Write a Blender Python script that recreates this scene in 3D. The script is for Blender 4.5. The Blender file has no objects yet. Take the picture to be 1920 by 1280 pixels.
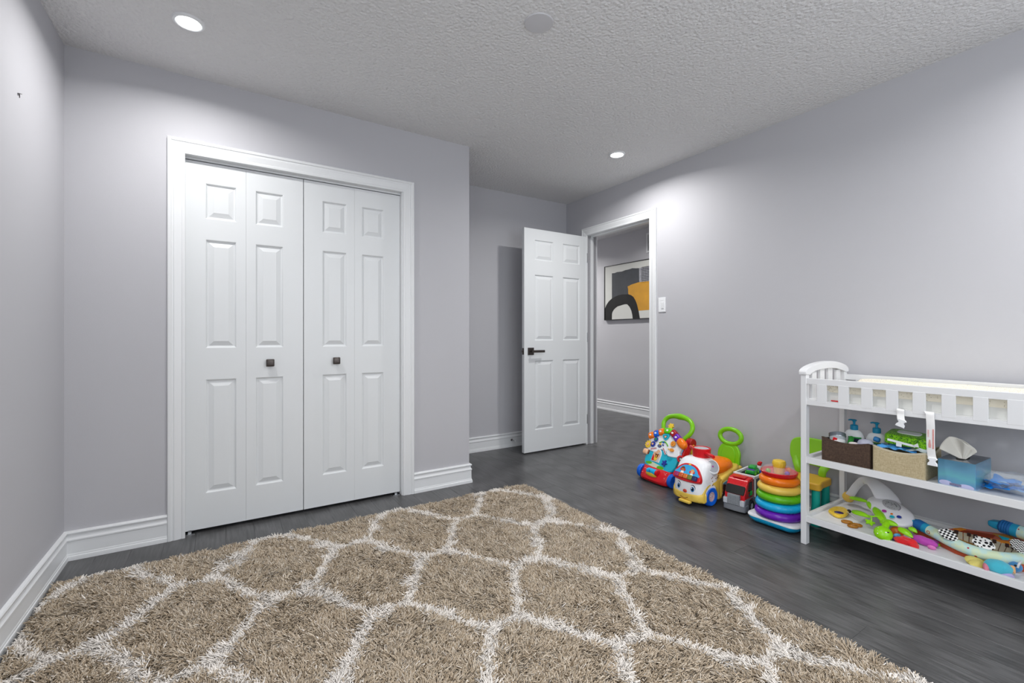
import bpy, bmesh, math, random
import numpy as np
from mathutils import Vector, Matrix
random.seed(7); rng = np.random.default_rng(7)
PI = math.pi
SC = bpy.context.scene; COL = SC.collection
# ------------------------------------------------------------ camera
CAM_Z, YAW, FPX, CX, CY = 1.06, 0.5671, 846.9, 958.7, 630.4
cd = bpy.data.cameras.new('camera'); cam = bpy.data.objects.new('camera', cd); COL.objects.link(cam)
cam.location = (0, 0, CAM_Z); cam.rotation_euler = (PI/2, 0, -YAW)
cd.sensor_width = 36; cd.lens = FPX/1920*36
cd.shift_x = (960-CX)/1920; cd.shift_y = (CY-640)/1920
cd.clip_start = .02
SC.camera = cam
# ------------------------------------------------------------ view, world, lights
SC.view_settings.view_transform = 'Standard'; SC.view_settings.look = 'None'
SC.view_settings.gamma = 1; SC.view_settings.use_curve_mapping = False
SC.view_settings.exposure = 0.17
w = bpy.data.worlds.new('world'); SC.world = w; w.use_nodes = True
w.node_tree.nodes['Background'].inputs[0].default_value = (.75, .86, 1, 1)
w.node_tree.nodes['Background'].inputs[1].default_value = 1.0
# room measures
XL, XR, YC, YB, ZC, XK = -.636, 3.02, 2.935, 3.672, 2.437, 1.506
YR = -1.15                      # wall behind the camera
XH, ZH, YH = 4.665, 2.48, 6.4   # hallway
DY0, DY1, DZ = 2.573, 3.35, 2.05
def area(name, loc, size, power, col, rot=(0, 0, 0), shape='DISK', sy=None, spread=180):
    l = bpy.data.lights.new(name, 'AREA'); l.shape = shape; l.size = size
    if sy: l.size_y = sy
    l.energy = power; l.color = col; l.spread = math.radians(spread)
    o = bpy.data.objects.new(name, l); COL.objects.link(o); o.location = loc; o.rotation_euler = rot
    return o
POTS = [(-.129, 2.428), (2.51, 2.452), (-.129, -.12), (2.51, -.12), (1.19, 1.02)]
POT_W = 12.0
for i, (x, y) in enumerate(POTS):
    area('downlight_lamp', (x, y, ZC-.014), .085, POT_W*(.70, 1, 1.15, 1.15, .7)[i], (1, .985, .965), spread=160)
area('hall_lamp', (3.98, 5.62, ZH-.016),   .085, 27, (1, .98, .96), spread=155)
area('hall_lamp', (3.9, 3.5, ZH-.016), .085, 15, (1, .98, .96), spread=155)
area('added_daylight', (1.35, YR-.10, 1.45), 1.70, 23, (.93, .965, 1), (PI/2, 0, 0), 'RECTANGLE', 1.40)  # added lamp in the unseen rear window, supplies daylight
area('added_daylight', (XL-.09, -.25, 1.45), 1.40, 17, (.93, .965, 1), (0, -PI/2, 0), 'RECTANGLE', 1.30)  # added lamp in the unseen left window, more daylight from the side
# ------------------------------------------------------------ materials
def lin(c):
    if isinstance(c, str):
        c = [int(c[i:i+2], 16)/255 for i in (0, 2, 4)]
    return tuple(((v+.055)/1.055)**2.4 if v > .04045 else v/12.92 for v in c)
MATS = {}
def mat(name, col, rough=.4, metal=0, spec=.5, bump=0, bscale=60, var=0, vscale=8, coat=0, trans=0, alpha=1, ior=1.45, sheen=0, emit=0, detail=2, sss=0):
    if name in MATS: return MATS[name]
    m = bpy.data.materials.new(name); m.use_nodes = True; nt = m.node_tree; b = nt.nodes['Principled BSDF']
    c = lin(col)+(1,)
    tc = nt.nodes.new('ShaderNodeTexCoord')
    b.inputs['Base Color'].default_value = c
    b.inputs['Roughness'].default_value = rough; b.inputs['Metallic'].default_value = metal
    b.inputs['Specular IOR Level'].default_value = spec; b.inputs['IOR'].default_value = ior
    b.inputs['Coat Weight'].default_value = coat; b.inputs['Coat Roughness'].default_value = .08
    b.inputs['Transmission Weight'].default_value = trans; b.inputs['Alpha'].default_value = alpha
    b.inputs['Sheen Weight'].default_value = sheen
    if sss:
        b.inputs['Subsurface Weight'].default_value = sss; b.inputs['Subsurface Scale'].default_value = .01
    if emit:
        b.inputs['Emission Color'].default_value = c; b.inputs['Emission Strength'].default_value = emit
    n = nt.nodes.new('ShaderNodeTexNoise'); n.inputs['Scale'].default_value = vscale; n.inputs['Detail'].default_value = 3
    nt.links.new(tc.outputs['Object'], n.inputs['Vector'])
    mr = nt.nodes.new('ShaderNodeMapRange'); mr.inputs['To Min'].default_value = max(.02, rough*.88); mr.inputs['To Max'].default_value = min(1, rough*1.12)
    nt.links.new(n.outputs['Fac'], mr.inputs['Value']); nt.links.new(mr.outputs[0], b.inputs['Roughness'])
    if var:
        mx = nt.nodes.new('ShaderNodeMix'); mx.data_type = 'RGBA'
        mx.inputs['A'].default_value = tuple(v*(1-var) for v in c[:3])+(1,); mx.inputs['B'].default_value = tuple(min(1, v*(1+var)) for v in c[:3])+(1,)
        nt.links.new(n.outputs['Fac'], mx.inputs['Factor']); nt.links.new(mx.outputs['Result'], b.inputs['Base Color'])
    if bump:
        n2 = nt.nodes.new('ShaderNodeTexNoise'); n2.inputs['Scale'].default_value = bscale; n2.inputs['Detail'].default_value = detail
        nt.links.new(tc.outputs['Object'], n2.inputs['Vector'])
        bp = nt.nodes.new('ShaderNodeBump'); bp.inputs['Strength'].default_value = bump; bp.inputs['Distance'].default_value = .002
        nt.links.new(n2.outputs['Fac'], bp.inputs['Height']); nt.links.new(bp.outputs[0], b.inputs['Normal'])
    MATS[name] = m; return m
def nodes(m): return m.node_tree.nodes, m.node_tree.links, m.node_tree.nodes['Principled BSDF']
WALL = mat('wall_paint', 'bcbcc1', .62, bump=.10, bscale=260, var=.012, vscale=3)
HWALL = mat('hall_paint', 'c0c0c4', .62, bump=.10, bscale=260, var=.012, vscale=3)
TRIM = mat('trim_paint', 'e3e5e7', .33, bump=.03, bscale=90)
DOORP = mat('door_paint', 'dfe2e4', .36, bump=.05, bscale=120)
TABLE = mat('table_paint', 'e3e4e6', .30, bump=.02, bscale=80)
CEIL = mat('ceiling_stipple', 'e2e2e3', .9)
def ceil_nodes():
    N, L, b = nodes(CEIL)
    tc = N.new('ShaderNodeTexCoord')
    n1 = N.new('ShaderNodeTexNoise'); n1.inputs['Scale'].default_value = 250; n1.inputs['Detail'].default_value = 2.0; n1.inputs['Roughness'].default_value = .6
    n2 = N.new('ShaderNodeTexVoronoi'); n2.inputs['Scale'].default_value = 70; n2.feature = 'SMOOTH_F1'
    n3 = N.new('ShaderNodeTexNoise'); n3.inputs['Scale'].default_value = 60; n3.inputs['Detail'].default_value = 2
    for n in (n1, n2, n3): L.new(tc.outputs['Object'], n.inputs['Vector'])
    a = N.new('ShaderNodeMath'); a.operation = 'MULTIPLY'; L.new(n1.outputs['Fac'], a.inputs[0]); L.new(n3.outputs['Fac'], a.inputs[1])
    s = N.new('ShaderNodeMath'); s.operation = 'SUBTRACT'; L.new(a.outputs[0], s.inputs[0]); L.new(n2.outputs['Distance'], s.inputs[1])
    s.inputs[1].default_value = 0
    bp = N.new('ShaderNodeBump'); bp.inputs['Strength'].default_value = .8; bp.inputs['Distance'].default_value = .010
    L.new(s.outputs[0], bp.inputs['Height']); L.new(bp.outputs[0], b.inputs['Normal'])
ceil_nodes()
def floor_mat():
    m = mat('dark_oak_plank', '47484b', .36, spec=.5)
    N, L, b = nodes(m)
    for l in list(L):
        if l.to_node == b: L.remove(l)
    tc = N.new('ShaderNodeTexCoord'); oi = N.new('ShaderNodeObjectInfo')
    ad = N.new('ShaderNodeVectorMath'); ad.operation = 'ADD'
    sc = N.new('ShaderNodeVectorMath'); sc.operation = 'SCALE'; sc.inputs['Scale'].default_value = 37
    cb = N.new('ShaderNodeCombineXYZ'); L.new(oi.outputs['Random'], cb.inputs[0]); L.new(oi.outputs['Random'], cb.inputs[1])
    L.new(cb.outputs[0], sc.inputs[0]); L.new(tc.outputs['Object'], ad.inputs[0]); L.new(sc.outputs[0], ad.inputs[1])
    mp = N.new('ShaderNodeMapping'); mp.inputs['Scale'].default_value = (1, .07, 1); L.new(ad.outputs[0], mp.inputs[0])
    g = N.new('ShaderNodeTexNoise'); g.inputs['Scale'].default_value = 95; g.inputs['Detail'].default_value = 6; g.inputs['Roughness'].default_value = .65; g.inputs['Distortion'].default_value = .4
    L.new(mp.outputs[0], g.inputs['Vector'])
    mp2 = N.new('ShaderNodeMapping'); mp2.inputs['Scale'].default_value = (1, .22, 1); L.new(ad.outputs[0], mp2.inputs[0])
    wv = N.new('ShaderNodeTexWave'); wv.wave_type = 'RINGS'; wv.inputs['Scale'].default_value = 5; wv.inputs['Distortion'].default_value = 7; wv.inputs['Detail'].default_value = 2; wv.inputs['Detail Scale'].default_value = 1.2
    L.new(mp2.outputs[0], wv.inputs['Vector'])
    cr = N.new('ShaderNodeValToRGB'); e = cr.color_ramp
    e.elements[0].position = .30; e.elements[0].color = lin('3c3c3d')+(1,); e.elements[1].position = .72; e.elements[1].color = lin('656566')+(1,)
    L.new(g.outputs['Fac'], cr.inputs[0])
    mx = N.new('ShaderNodeMix'); mx.data_type = 'RGBA'; mx.blend_type = 'MULTIPLY'; mx.inputs['Factor'].default_value = .25
    L.new(cr.outputs[0], mx.inputs['A']); L.new(wv.outputs['Color'], mx.inputs['B'])
    hv = N.new('ShaderNodeHueSaturation'); L.new(mx.outputs['Result'], hv.inputs['Color'])
    mr = N.new('ShaderNodeMapRange'); mr.inputs['To Min'].default_value = .90; mr.inputs['To Max'].default_value = 1.08
    L.new(oi.outputs['Random'], mr.inputs[0]); L.new(mr.outputs[0], hv.inputs['Value']); L.new(hv.outputs[0], b.inputs['Base Color'])
    r = N.new('ShaderNodeMapRange'); r.inputs['To Min'].default_value = .24; r.inputs['To Max'].default_value = .42
    L.new(g.outputs['Fac'], r.inputs[0]); L.new(r.outputs[0], b.inputs['Roughness'])
    bp = N.new('ShaderNodeBump'); bp.inputs['Strength'].default_value = .22; bp.inputs['Distance'].default_value = .001
    L.new(g.outputs['Fac'], bp.inputs['Height']); L.new(bp.outputs[0], b.inputs['Normal'])
    return m
OAK = floor_mat()
DARK = mat('closet_dark', '1b1b1c', .9)
BRONZE = mat('bronze_metal', '4e4845', .32, metal=.75, var=.1, vscale=60)
STEEL = mat('steel', 'b9bbbd', .28, metal=1)
LAMP = mat('lamp_diffuser', 'ffffff', .4, emit=14)
def P(name, col, rough=.28, **k): return mat('plastic_'+name, col, rough, spec=.5, **k)
RED = P('red', 'd01722'); BLUE = P('blue', '1262d6'); LIME = P('lime', '7ac414', .3); ORANGE = P('orange', 'f07a10'); YEL = P('yellow', 'ecc63c')
TEAL = P('teal', '22b6cf', .32); WHITE = P('white', 'eef0f3'); PURP = P('purple', '6a20b0'); CYAN = P('cyan', '14a8dc'); GREEN = P('green', '5cb414'); YELP = P('pale_yellow', 'e6c455')
DRED = P('dark_red', 'a3141f'); GREY = P('grey', '8d9198', .38); BLACK = P('black', '141416', .15); DBLUE = P('dark_blue', '2a3c9c'); PINK = P('skin', 'eab893'); BROWN = P('brown', '7a3d1e')
LGREY = P('light_grey', 'c3c7cc', .35); AQUA = P('aqua_green', '17a89a', .4); KGREEN = P('kid_green', '86c726', .35); KYEL = P('kid_yellow', 'dcae3a', .38); DGREEN = P('deep_green', '1f9a3a')
MAG = P('magenta', 'b3339f'); PALEB = P('pale_blue', '5fb6ee')
def clear(name, col='ffffff', rough=.05, alpha=.25):
    m = mat(name, col, rough, spec=.6, alpha=alpha); return m
# ------------------------------------------------------------ mesh helpers
class MB:
    def __init__(s): s.bm = bmesh.new()
    def _merge(s, b, M=None):
        if M is not None: b.transform(M)
        me = bpy.data.meshes.new('t'); b.to_mesh(me); b.free(); s.bm.from_mesh(me); bpy.data.meshes.remove(me); return s
    def box(s, c, d, bev=0, seg=2, rot=None):
        b = bmesh.new(); bmesh.ops.create_cube(b, size=1)
        b.transform(Matrix.Diagonal((d[0], d[1], d[2], 1)))
        if bev: bmesh.ops.bevel(b, geom=b.edges[:], offset=min(bev, min(d)*.49), segments=seg, profile=.5, affect='EDGES')
        M = Matrix.Translation(c)
        if rot is not None: M = M @ (rot if isinstance(rot, Matrix) else eul(rot))
        return s._merge(b, M)
    def b2(s, lo, hi, bev=0, seg=2):
        return s.box([(a+b)/2 for a, b in zip(lo, hi)], [abs(b-a) for a, b in zip(lo, hi)], bev, seg)
    def lathe(s, prof, seg=32, M=None, closed=False):
        b = bmesh.new(); rings = []
        for r, z in prof:
            if r < 1e-6: rings.append([b.verts.new((0, 0, z))])
            else: rings.append([b.verts.new((r*math.cos(2*PI*k/seg), r*math.sin(2*PI*k/seg), z)) for k in range(seg)])
        pr = list(zip(rings, rings[1:])) + ([(rings[-1], rings[0])] if closed else [])
        for A, B in pr:
            for k in range(seg):
                k2 = (k+1) % seg
                if len(A) == 1 and len(B) == 1: continue
                if len(A) == 1: b.faces.new((A[0], B[k2], B[k]))
                elif len(B) == 1: b.faces.new((A[k], A[k2], B[0]))
                else: b.faces.new((A[k], A[k2], B[k2], B[k]))
        bmesh.ops.recalc_face_normals(b, faces=b.faces)
        return s._merge(b, M)
    def torus(s, R, r, seg=40, rs=14, M=None, sq=1):
        return s.lathe([(R+r*math.cos(2*PI*k/rs), sq*r*math.sin(2*PI*k/rs)) for k in range(rs)], seg, M, True)
    def tube(s, pts, rad, seg=12, closed=False, n=6, flat=1, up=None, caps=True):
        P_ = spline([Vector(p) for p in pts], n, closed); m = len(P_)
        if isinstance(rad, (int, float)): R_ = [rad]*m
        else:
            R_ = []
            for i in range(m):
                t = i/(m-1 if not closed else m)*(len(rad)-1 if not closed else len(rad)); k = int(t); f = t-k
                a = rad[k % len(rad)]; c = rad[(k+1) % len(rad)] if closed else rad[min(k+1, len(rad)-1)]
                R_.append(a+(c-a)*f)
        b = bmesh.new(); rings = []; u = Vector(up) if up else None
        for i in range(m):
            a = P_[(i-1) % m] if (closed or i > 0) else P_[0]; c = P_[(i+1) % m] if (closed or i < m-1) else P_[-1]
            t = (c-a).normalized()
            if u is None:
                u = t.orthogonal().normalized()
            x = (Vector(up) if up else u); x = (x-t*x.dot(t)).normalized(); u = x; y = t.cross(x)
            rings.append([b.verts.new(P_[i]+x*(R_[i]*flat*math.cos(2*PI*k/seg))+y*(R_[i]*math.sin(2*PI*k/seg))) for k in range(seg)])
        for i in range(m if closed else m-1):
            A, B = rings[i], rings[(i+1) % m]
            for k in range(seg): b.faces.new((A[k], A[(k+1) % seg], B[(k+1) % seg], B[k]))
        if not closed and caps:
            b.faces.new(rings[0][::-1]); b.faces.new(rings[-1])
        bmesh.ops.recalc_face_normals(b, faces=b.faces)
        return s._merge(b)
    def prism(s, poly, h0, h1, bev=0, seg=2, M=None):
        b = bmesh.new(); lo = [b.verts.new((x, y, h0)) for x, y in poly]; hi = [b.verts.new((x, y, h1)) for x, y in poly]
        b.faces.new(lo[::-1]); b.faces.new(hi); n = len(poly)
        for k in range(n): b.faces.new((lo[k], lo[(k+1) % n], hi[(k+1) % n], hi[k]))
        bmesh.ops.recalc_face_normals(b, faces=b.faces)
        if bev:
            ed = [e for e in b.edges if (e.verts[0].co.z-e.verts[1].co.z) == 0]
            bmesh.ops.bevel(b, geom=ed, offset=bev, segments=seg, profile=.5, affect='EDGES', clamp_overlap=True)
        return s._merge(b, M)
    def ell(s, c, r, rot=None, seg=20, rings=12, e=1.0):
        b = bmesh.new(); bmesh.ops.create_uvsphere(b, u_segments=seg, v_segments=rings, radius=1)
        if e != 1:
            for v in b.verts: v.co = Vector([math.copysign(abs(k)**e, k) for k in v.co])
        M = Matrix.Translation(c)
        if rot is not None: M = M @ (rot if isinstance(rot, Matrix) else eul(rot))
        return s._merge(b, M @ Matrix.Diagonal((r[0], r[1], r[2], 1)))
    def loft(s, secs, caps=True, M=None):
        b = bmesh.new(); R = [[b.verts.new(p) for p in sc] for sc in secs]; n = len(R[0])
        for A, B in zip(R, R[1:]):
            for k in range(n): b.faces.new((A[k], A[(k+1) % n], B[(k+1) % n], B[k]))
        if caps: b.faces.new(R[0][::-1]); b.faces.new(R[-1])
        bmesh.ops.recalc_face_normals(b, faces=b.faces)
        return s._merge(b, M)
    def quadgrid(s, f, nu, nv):
        b = bmesh.new(); V = [[b.verts.new(f(i/nu, j/nv)) for j in range(nv+1)] for i in range(nu+1)]
        for i in range(nu):
            for j in range(nv): b.faces.new((V[i][j], V[i+1][j], V[i+1][j+1], V[i][j+1]))
        return s._merge(b)
    def raw(s, V, F, M=None):
        b = bmesh.new(); v = [b.verts.new(p) for p in V]
        for f in F: b.faces.new([v[i] for i in f])
        return s._merge(b, M)
    def text(s, txt, size, M, ext=.0004):
        c = bpy.data.curves.new('t', 'FONT'); c.body = txt; c.size = size; c.align_x = 'CENTER'; c.align_y = 'CENTER'; c.extrude = ext; c.resolution_u = 3
        o = bpy.data.objects.new('t', c); COL.objects.link(o)
        me = o.to_mesh(); b = bmesh.new(); b.from_mesh(me); o.to_mesh_clear(); bpy.data.objects.remove(o); bpy.data.curves.remove(c)
        return s._merge(b, M)
def eul(r): return Matrix.Rotation(r[2], 4, 'Z') @ Matrix.Rotation(r[1], 4, 'Y') @ Matrix.Rotation(r[0], 4, 'X')
def spline(p, n, closed=False):
    if n <= 1 or len(p) < 3: return p
    out = []; m = len(p)
    for i in range(m if closed else m-1):
        g = (lambda k: p[k % m]) if closed else (lambda k: p[max(0, min(m-1, k))])
        a, b, c, d = g(i-1), g(i), g(i+1), g(i+2)
        for k in range(n):
            t = k/n
            out.append(.5*((2*b)+(c-a)*t+(2*a-5*b+4*c-d)*t*t+(3*b-a-3*c+d)*t**3))
    if not closed: out.append(p[-1])
    return out
def sm2(pts, n=5, closed=True): return [(v.x, v.y) for v in spline([Vector((x, y, 0)) for x, y in pts], n, closed)]
def rrect(w_, h_, r, n=5, cx=0, cy=0):
    o = []
    for sx, sy, a0 in ((1, 1, 0), (-1, 1, PI/2), (-1, -1, PI), (1, -1, 3*PI/2)):
        for k in range(n+1):
            a = a0+PI/2*k/n; o.append((cx+sx*(w_/2-r)+r*math.cos(a), cy+sy*(h_/2-r)+r*math.sin(a)))
    return o
def circ(r, n=20, cx=0, cy=0, ry=None): return [(cx+r*math.cos(2*PI*k/n), cy+(ry or r)*math.sin(2*PI*k/n)) for k in range(n)]
FR = {}
def tag(o, label=None, cat=None, group=None, kind=None):
    if label: o['label'] = label
    if cat: o['category'] = cat
    if group: o['group'] = group
    if kind: o['kind'] = kind
    return o
def empty(name, loc=(0, 0, 0), rz=0, kind=None):
    o = bpy.data.objects.new(name, None); COL.objects.link(o); o.location = loc; o.rotation_euler = (0, 0, rz); o.empty_display_size = .05
    FR[o] = Matrix.Translation(loc) @ Matrix.Rotation(rz, 4, 'Z')
    if kind: o['kind'] = kind
    return o
def thing(name, label, cat, loc=(0, 0, 0), rz=0, group=None): return tag(empty(name, loc, rz), label, cat, group)
def obj(name, mb, m, parent=None, world=False, loc=None, smooth=True, angle=35, label=None, kind=None):
    bm = mb.bm if isinstance(mb, MB) else mb
    M = Matrix.Identity(4)
    if parent is not None: M = FR[parent]
    elif loc is not None: M = Matrix.Translation(loc)
    if (world or parent is None) and M != Matrix.Identity(4): bm.transform(M.inverted())
    me = bpy.data.meshes.new(name); bm.to_mesh(me); bm.free()
    ms = m if isinstance(m, (list, tuple)) else [m]
    for q in ms: me.materials.append(q)
    if smooth:
        me.shade_smooth()
        try: me.set_sharp_from_angle(angle=math.radians(angle))
        except Exception: pass
    o = bpy.data.objects.new(name, me); COL.objects.link(o)
    if smooth and len(me.polygons) < 4000:
        wn_ = o.modifiers.new('weighted', 'WEIGHTED_NORMAL'); wn_.keep_sharp = True; wn_.weight = 80
    if parent is not None: o.parent = parent
    elif loc is not None: o.location = loc
    FR[o] = M
    if label: o['label'] = label
    if kind: o['kind'] = kind
    return o
def at(u, v, axis, val):
    """point of the room seen at pixel u, v of the 1920x1280 photograph on the plane x, y or z = val"""
    s, c = math.sin(YAW), math.cos(YAW); l = (u-CX)/FPX
    r = Vector((s+c*l, c-s*l, -(v-CY)/FPX)); o = Vector((0, 0, CAM_Z)); k = 'xyz'.index(axis)
    return o+r*((val-o[k])/r[k])
# ============================================================ SETTING
def wallbox(name, lo, hi, m=WALL, parent=None, **k):
    o = obj(name, MB().b2(lo, hi), m, parent, world=True, smooth=False)
    if parent is None: o['kind'] = 'structure'
    return o
T = .12
floor = wallbox('floor', (XL-T, YR-T, -.08), (XH+T, YH, -.012), DARK)
# planks run along the right wall (y); rows 0.132 m wide
PW = .132; row0 = 1.858
SH = {}
def plank_mesh(L, wd):
    key = (round(L, 3), round(wd, 3))
    if key not in SH:
        b = MB().box((0, 0, -.006), (wd-.0004, L-.0005, .012)).bm
        ed = [e for e in b.edges if e.verts[0].co.z > -.001 and e.verts[1].co.z > -.001]
        bmesh.ops.bevel(b, geom=ed, offset=.0005, segments=1, affect='EDGES')
        me = bpy.data.meshes.new('plank'); b.to_mesh(me); b.free(); me.materials.append(OAK); SH[key] = me
    return SH[key]
k0 = math.floor((XL-row0)/PW); k1 = math.ceil((XH-row0)/PW)
known = {0: .695, 1: 1.67, 2: 1.288, 3: .30, 4: 1.95, 5: 1.02}
for k in range(k0, k1):
    xa = max(XL, row0+k*PW); xb = min(XH, row0+(k+1)*PW)
    if xb-xa < .01: continue
    ylo, yhi = (1.3, YH) if xa > XR+.13 else (YR, YH if xb > XR else (YB if xa > XK-.1 else 3.02))
    j = known.get(k, ((k*.47) % 1.0)*1.75); L0 = 1.75
    ys = sorted({ylo, yhi} | {j+n*L0+(((k*7+n*3) % 5)-2)*.09*(n != 0) for n in range(-5, 6) if ylo+.12 < j+n*L0+(((k*7+n*3) % 5)-2)*.09*(n != 0) < yhi-.12})
    for a, b_ in zip(ys, ys[1:]):
        o = bpy.data.objects.new('plank', plank_mesh(b_-a, xb-xa)); COL.objects.link(o); o.location = ((xa+xb)/2, (a+b_)/2, 0); o.parent = floor
ceiling = wallbox('ceiling', (XL-T, YR-T, ZC), (XR+.0, YB+T, ZC+.1), CEIL)
wallbox('ceiling_hall', (XR, 1.2, ZH), (XH+T, YH+T, ZH+.1), CEIL)
wl = empty('wall_left', kind='structure')
LW0, LW1, LZ0, LZ1 = -.98, .48, .75, 2.15
obj('wall_panel', MB().b2((XL-T, YR-T, 0), (XL, LW0, ZC)).b2((XL-T, LW1, 0), (XL, YC+T, ZC)).b2((XL-T, LW0, 0), (XL, LW1, LZ0)).b2((XL-T, LW0, LZ1), (XL, LW1, ZC)), WALL, wl, world=True, smooth=False)
wn2 = empty('added_window_2', kind='structure')  # unseen window, added to let daylight in from the left
mb = MB()
for a, b_ in (((LW0, LZ0+.05), (LW0+.05, LZ1-.05)), ((LW1-.05, LZ0+.05), (LW1, LZ1-.05)), ((LW0, LZ0), (LW1, LZ0+.05)), ((LW0, LZ1-.05), (LW1, LZ1)), (((LW0+LW1)/2-.02, LZ0+.05), ((LW0+LW1)/2+.02, LZ1-.05))):
    mb.b2((XL-.085, a[0], a[1]), (XL-.045, b_[0], b_[1]), .004)
obj('added_window_frame', mb, TRIM, wn2, world=True)
PANE = mat('added_window_glass', 'ffffff', .02, trans=1)
obj('pane', MB().b2((XL-.112, LW0, LZ0), (XL-.108, LW1, LZ1)), PANE, wn2, world=True, smooth=False)
mb = MB()
for a, b_ in (((LW0-.07, LZ0), (LW0, LZ1)), ((LW1, LZ0), (LW1+.07, LZ1)), ((LW0-.07, LZ0-.07), (LW1+.07, LZ0)), ((LW0-.07, LZ1), (LW1+.07, LZ1+.07))):
    mb.b2((XL, a[0], a[1]), (XL+.016, b_[0], b_[1]), .004)
obj('added_window_casing', mb, TRIM, wn2, world=True)
# closet wall with its opening
OX0, OX1, OZ = -.19, 1.003, 2.022
w1 = empty('wall_closet', (0, 0, 0), kind='structure')
wm = MB().b2((XL, YC, 0), (OX0, YC+T, ZC)).b2((OX1, YC, 0), (XK, YC+T, ZC)).b2((OX0, YC, OZ), (OX1, YC+T, ZC)).b2((XK-T, YC+T, 0), (XK, YB, ZC))
obj('wall_panel', wm, WALL, w1, world=True, smooth=False)
obj('closet_interior', MB().b2((XL, YC+.5, 0), (XK-T, YC+.52, ZC)), DARK, w1, world=True, smooth=False)
wallbox('wall_back', (XL, YB, 0), (XR+T, YB+T, ZC))
w2 = empty('wall_right', kind='structure')
wm = MB().b2((XR, YR-T, 0), (XR+T, DY0, ZH)).b2((XR, DY1, 0), (XR+T, YH, ZH)).b2((XR, DY0, DZ), (XR+T, DY1, ZH))
obj('wall_panel', wm, WALL, w2, world=True, smooth=False)
wallbox('wall_hall', (XH, 1.2, 0), (XH+T, YH+T, ZH), HWALL)
wallbox('wall_hall_near', (XR+T, 1.2, 0), (XH, 1.3, ZH), HWALL)
wallbox('wall_hall_far', (XR+T, YH, 0), (XH, YH+T, ZH), HWALL)
# rear wall (behind the camera) with an opening for an added window
WX0, WX1, WZ0, WZ1 = .45, 2.25, .72, 2.18
wr = empty('wall_rear', kind='structure')
obj('wall_panel', MB().b2((XL, YR-T, 0), (WX0, YR, ZC)).b2((WX1, YR-T, 0), (XR, YR, ZC)).b2((WX0, YR-T, 0), (WX1, YR, WZ0)).b2((WX0, YR-T, WZ1), (WX1, YR, ZC)), WALL, wr, world=True, smooth=False)
wn = empty('added_window_1', kind='structure')  # unseen window, added to supply daylight from behind the camera
mb = MB()
for a, b_ in (((WX0, WZ0+.05), (WX0+.05, WZ1-.05)), ((WX1-.05, WZ0+.05), (WX1, WZ1-.05)), ((WX0, WZ0), (WX1, WZ0+.05)), ((WX0, WZ1-.05), (WX1, WZ1)), (((WX0+WX1)/2-.02, WZ0+.05), ((WX0+WX1)/2+.02, WZ1-.05))):
    mb.b2((a[0], YR-.09, a[1]), (b_[0], YR-.05, b_[1]), .004)
obj('added_window_frame', mb, TRIM, wn, world=True)
obj('pane', MB().b2((WX0, YR-.116, WZ0), (WX1, YR-.112, WZ1)), PANE, wn, world=True, smooth=False)
mb = MB()
for a, b_ in (((WX0-.07, WZ0), (WX0, WZ1)), ((WX1, WZ0), (WX1+.07, WZ1)), ((WX0-.07, WZ0-.07), (WX1+.07, WZ0)), ((WX0-.07, WZ1), (WX1+.07, WZ1+.07))):
    mb.b2((a[0], YR, a[1]), (b_[0], YR+.016, b_[1]), .004)
obj('added_window_casing', mb, TRIM, wn, world=True)
# ---- mouldings: profile swept along a path on the wall
def sweep(path, prof, side):
    """path: list of (point, normal, updir-ish mitre); prof: (along, out)"""
    return None
def baseboard(name, pts, parent=None):
    """pts: polyline (x, y) along the wall foot, room side on the left hand; mitred corners"""
    prof = [(.0, .000), (.0185, .0), (.0185, .012), (.017, .020), (.0145, .022), (.0145, .026), (.0135, .030), (.0125, .0315), (.0120, .088), (.0150, .092), (.0150, .098), (.0110, .104), (.0085, .112), (.0095, .119), (.0140, .1235), (.0150, .129), (.0120, .1345), (.004, .137), (.0, .137)]
    V = []; F = []; n = len(prof); m = len(pts)
    for i, p in enumerate(pts):
        p = Vector(p); d0 = (p-Vector(pts[i-1])).normalized() if i > 0 else None; d1 = (Vector(pts[i+1])-p).normalized() if i < m-1 else None
        n0 = Vector((-d0.y, d0.x)) if d0 else None; n1 = Vector((-d1.y, d1.x)) if d1 else None
        if d0 is None: mt = n1
        elif d1 is None: mt = n0
        else: mt = (n0+n1); mt = mt/ mt.dot(n0)
        for o_, z in prof: V.append((p.x+mt.x*o_, p.y+mt.y*o_, z))
    for i in range(m-1):
        for k in range(n): F.append((i*n+k, i*n+(k+1) % n, (i+1)*n+(k+1) % n, (i+1)*n+k))
    F.append(tuple(range(n))); F.append(tuple((m-1)*n+k for k in range(n))[::-1])
    mb = MB().raw(V, F); bmesh.ops.recalc_face_normals(mb.bm, faces=mb.bm.faces)
    return obj(name, mb, TRIM, parent, angle=25, kind='structure')
CL0, CL1, CTOP = -.246, 1.084, 2.097
baseboard('baseboard_left', [(CL0, YC), (XL, YC), (XL, YR)])
baseboard('baseboard_closet', [(XK, YB), (XK, YC), (CL1, YC)])
baseboard('baseboard_back', [(XR, DY1+.075), (XR, YB), (XK, YB)])
baseboard('baseboard_right', [(XR, YR), (XR, DY0-.075)])
baseboard('baseboard_rear', [(XL, YR), (XR, YR)])
baseboard('baseboard_hall', [(XH, 1.3), (XH, YH)])
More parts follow.
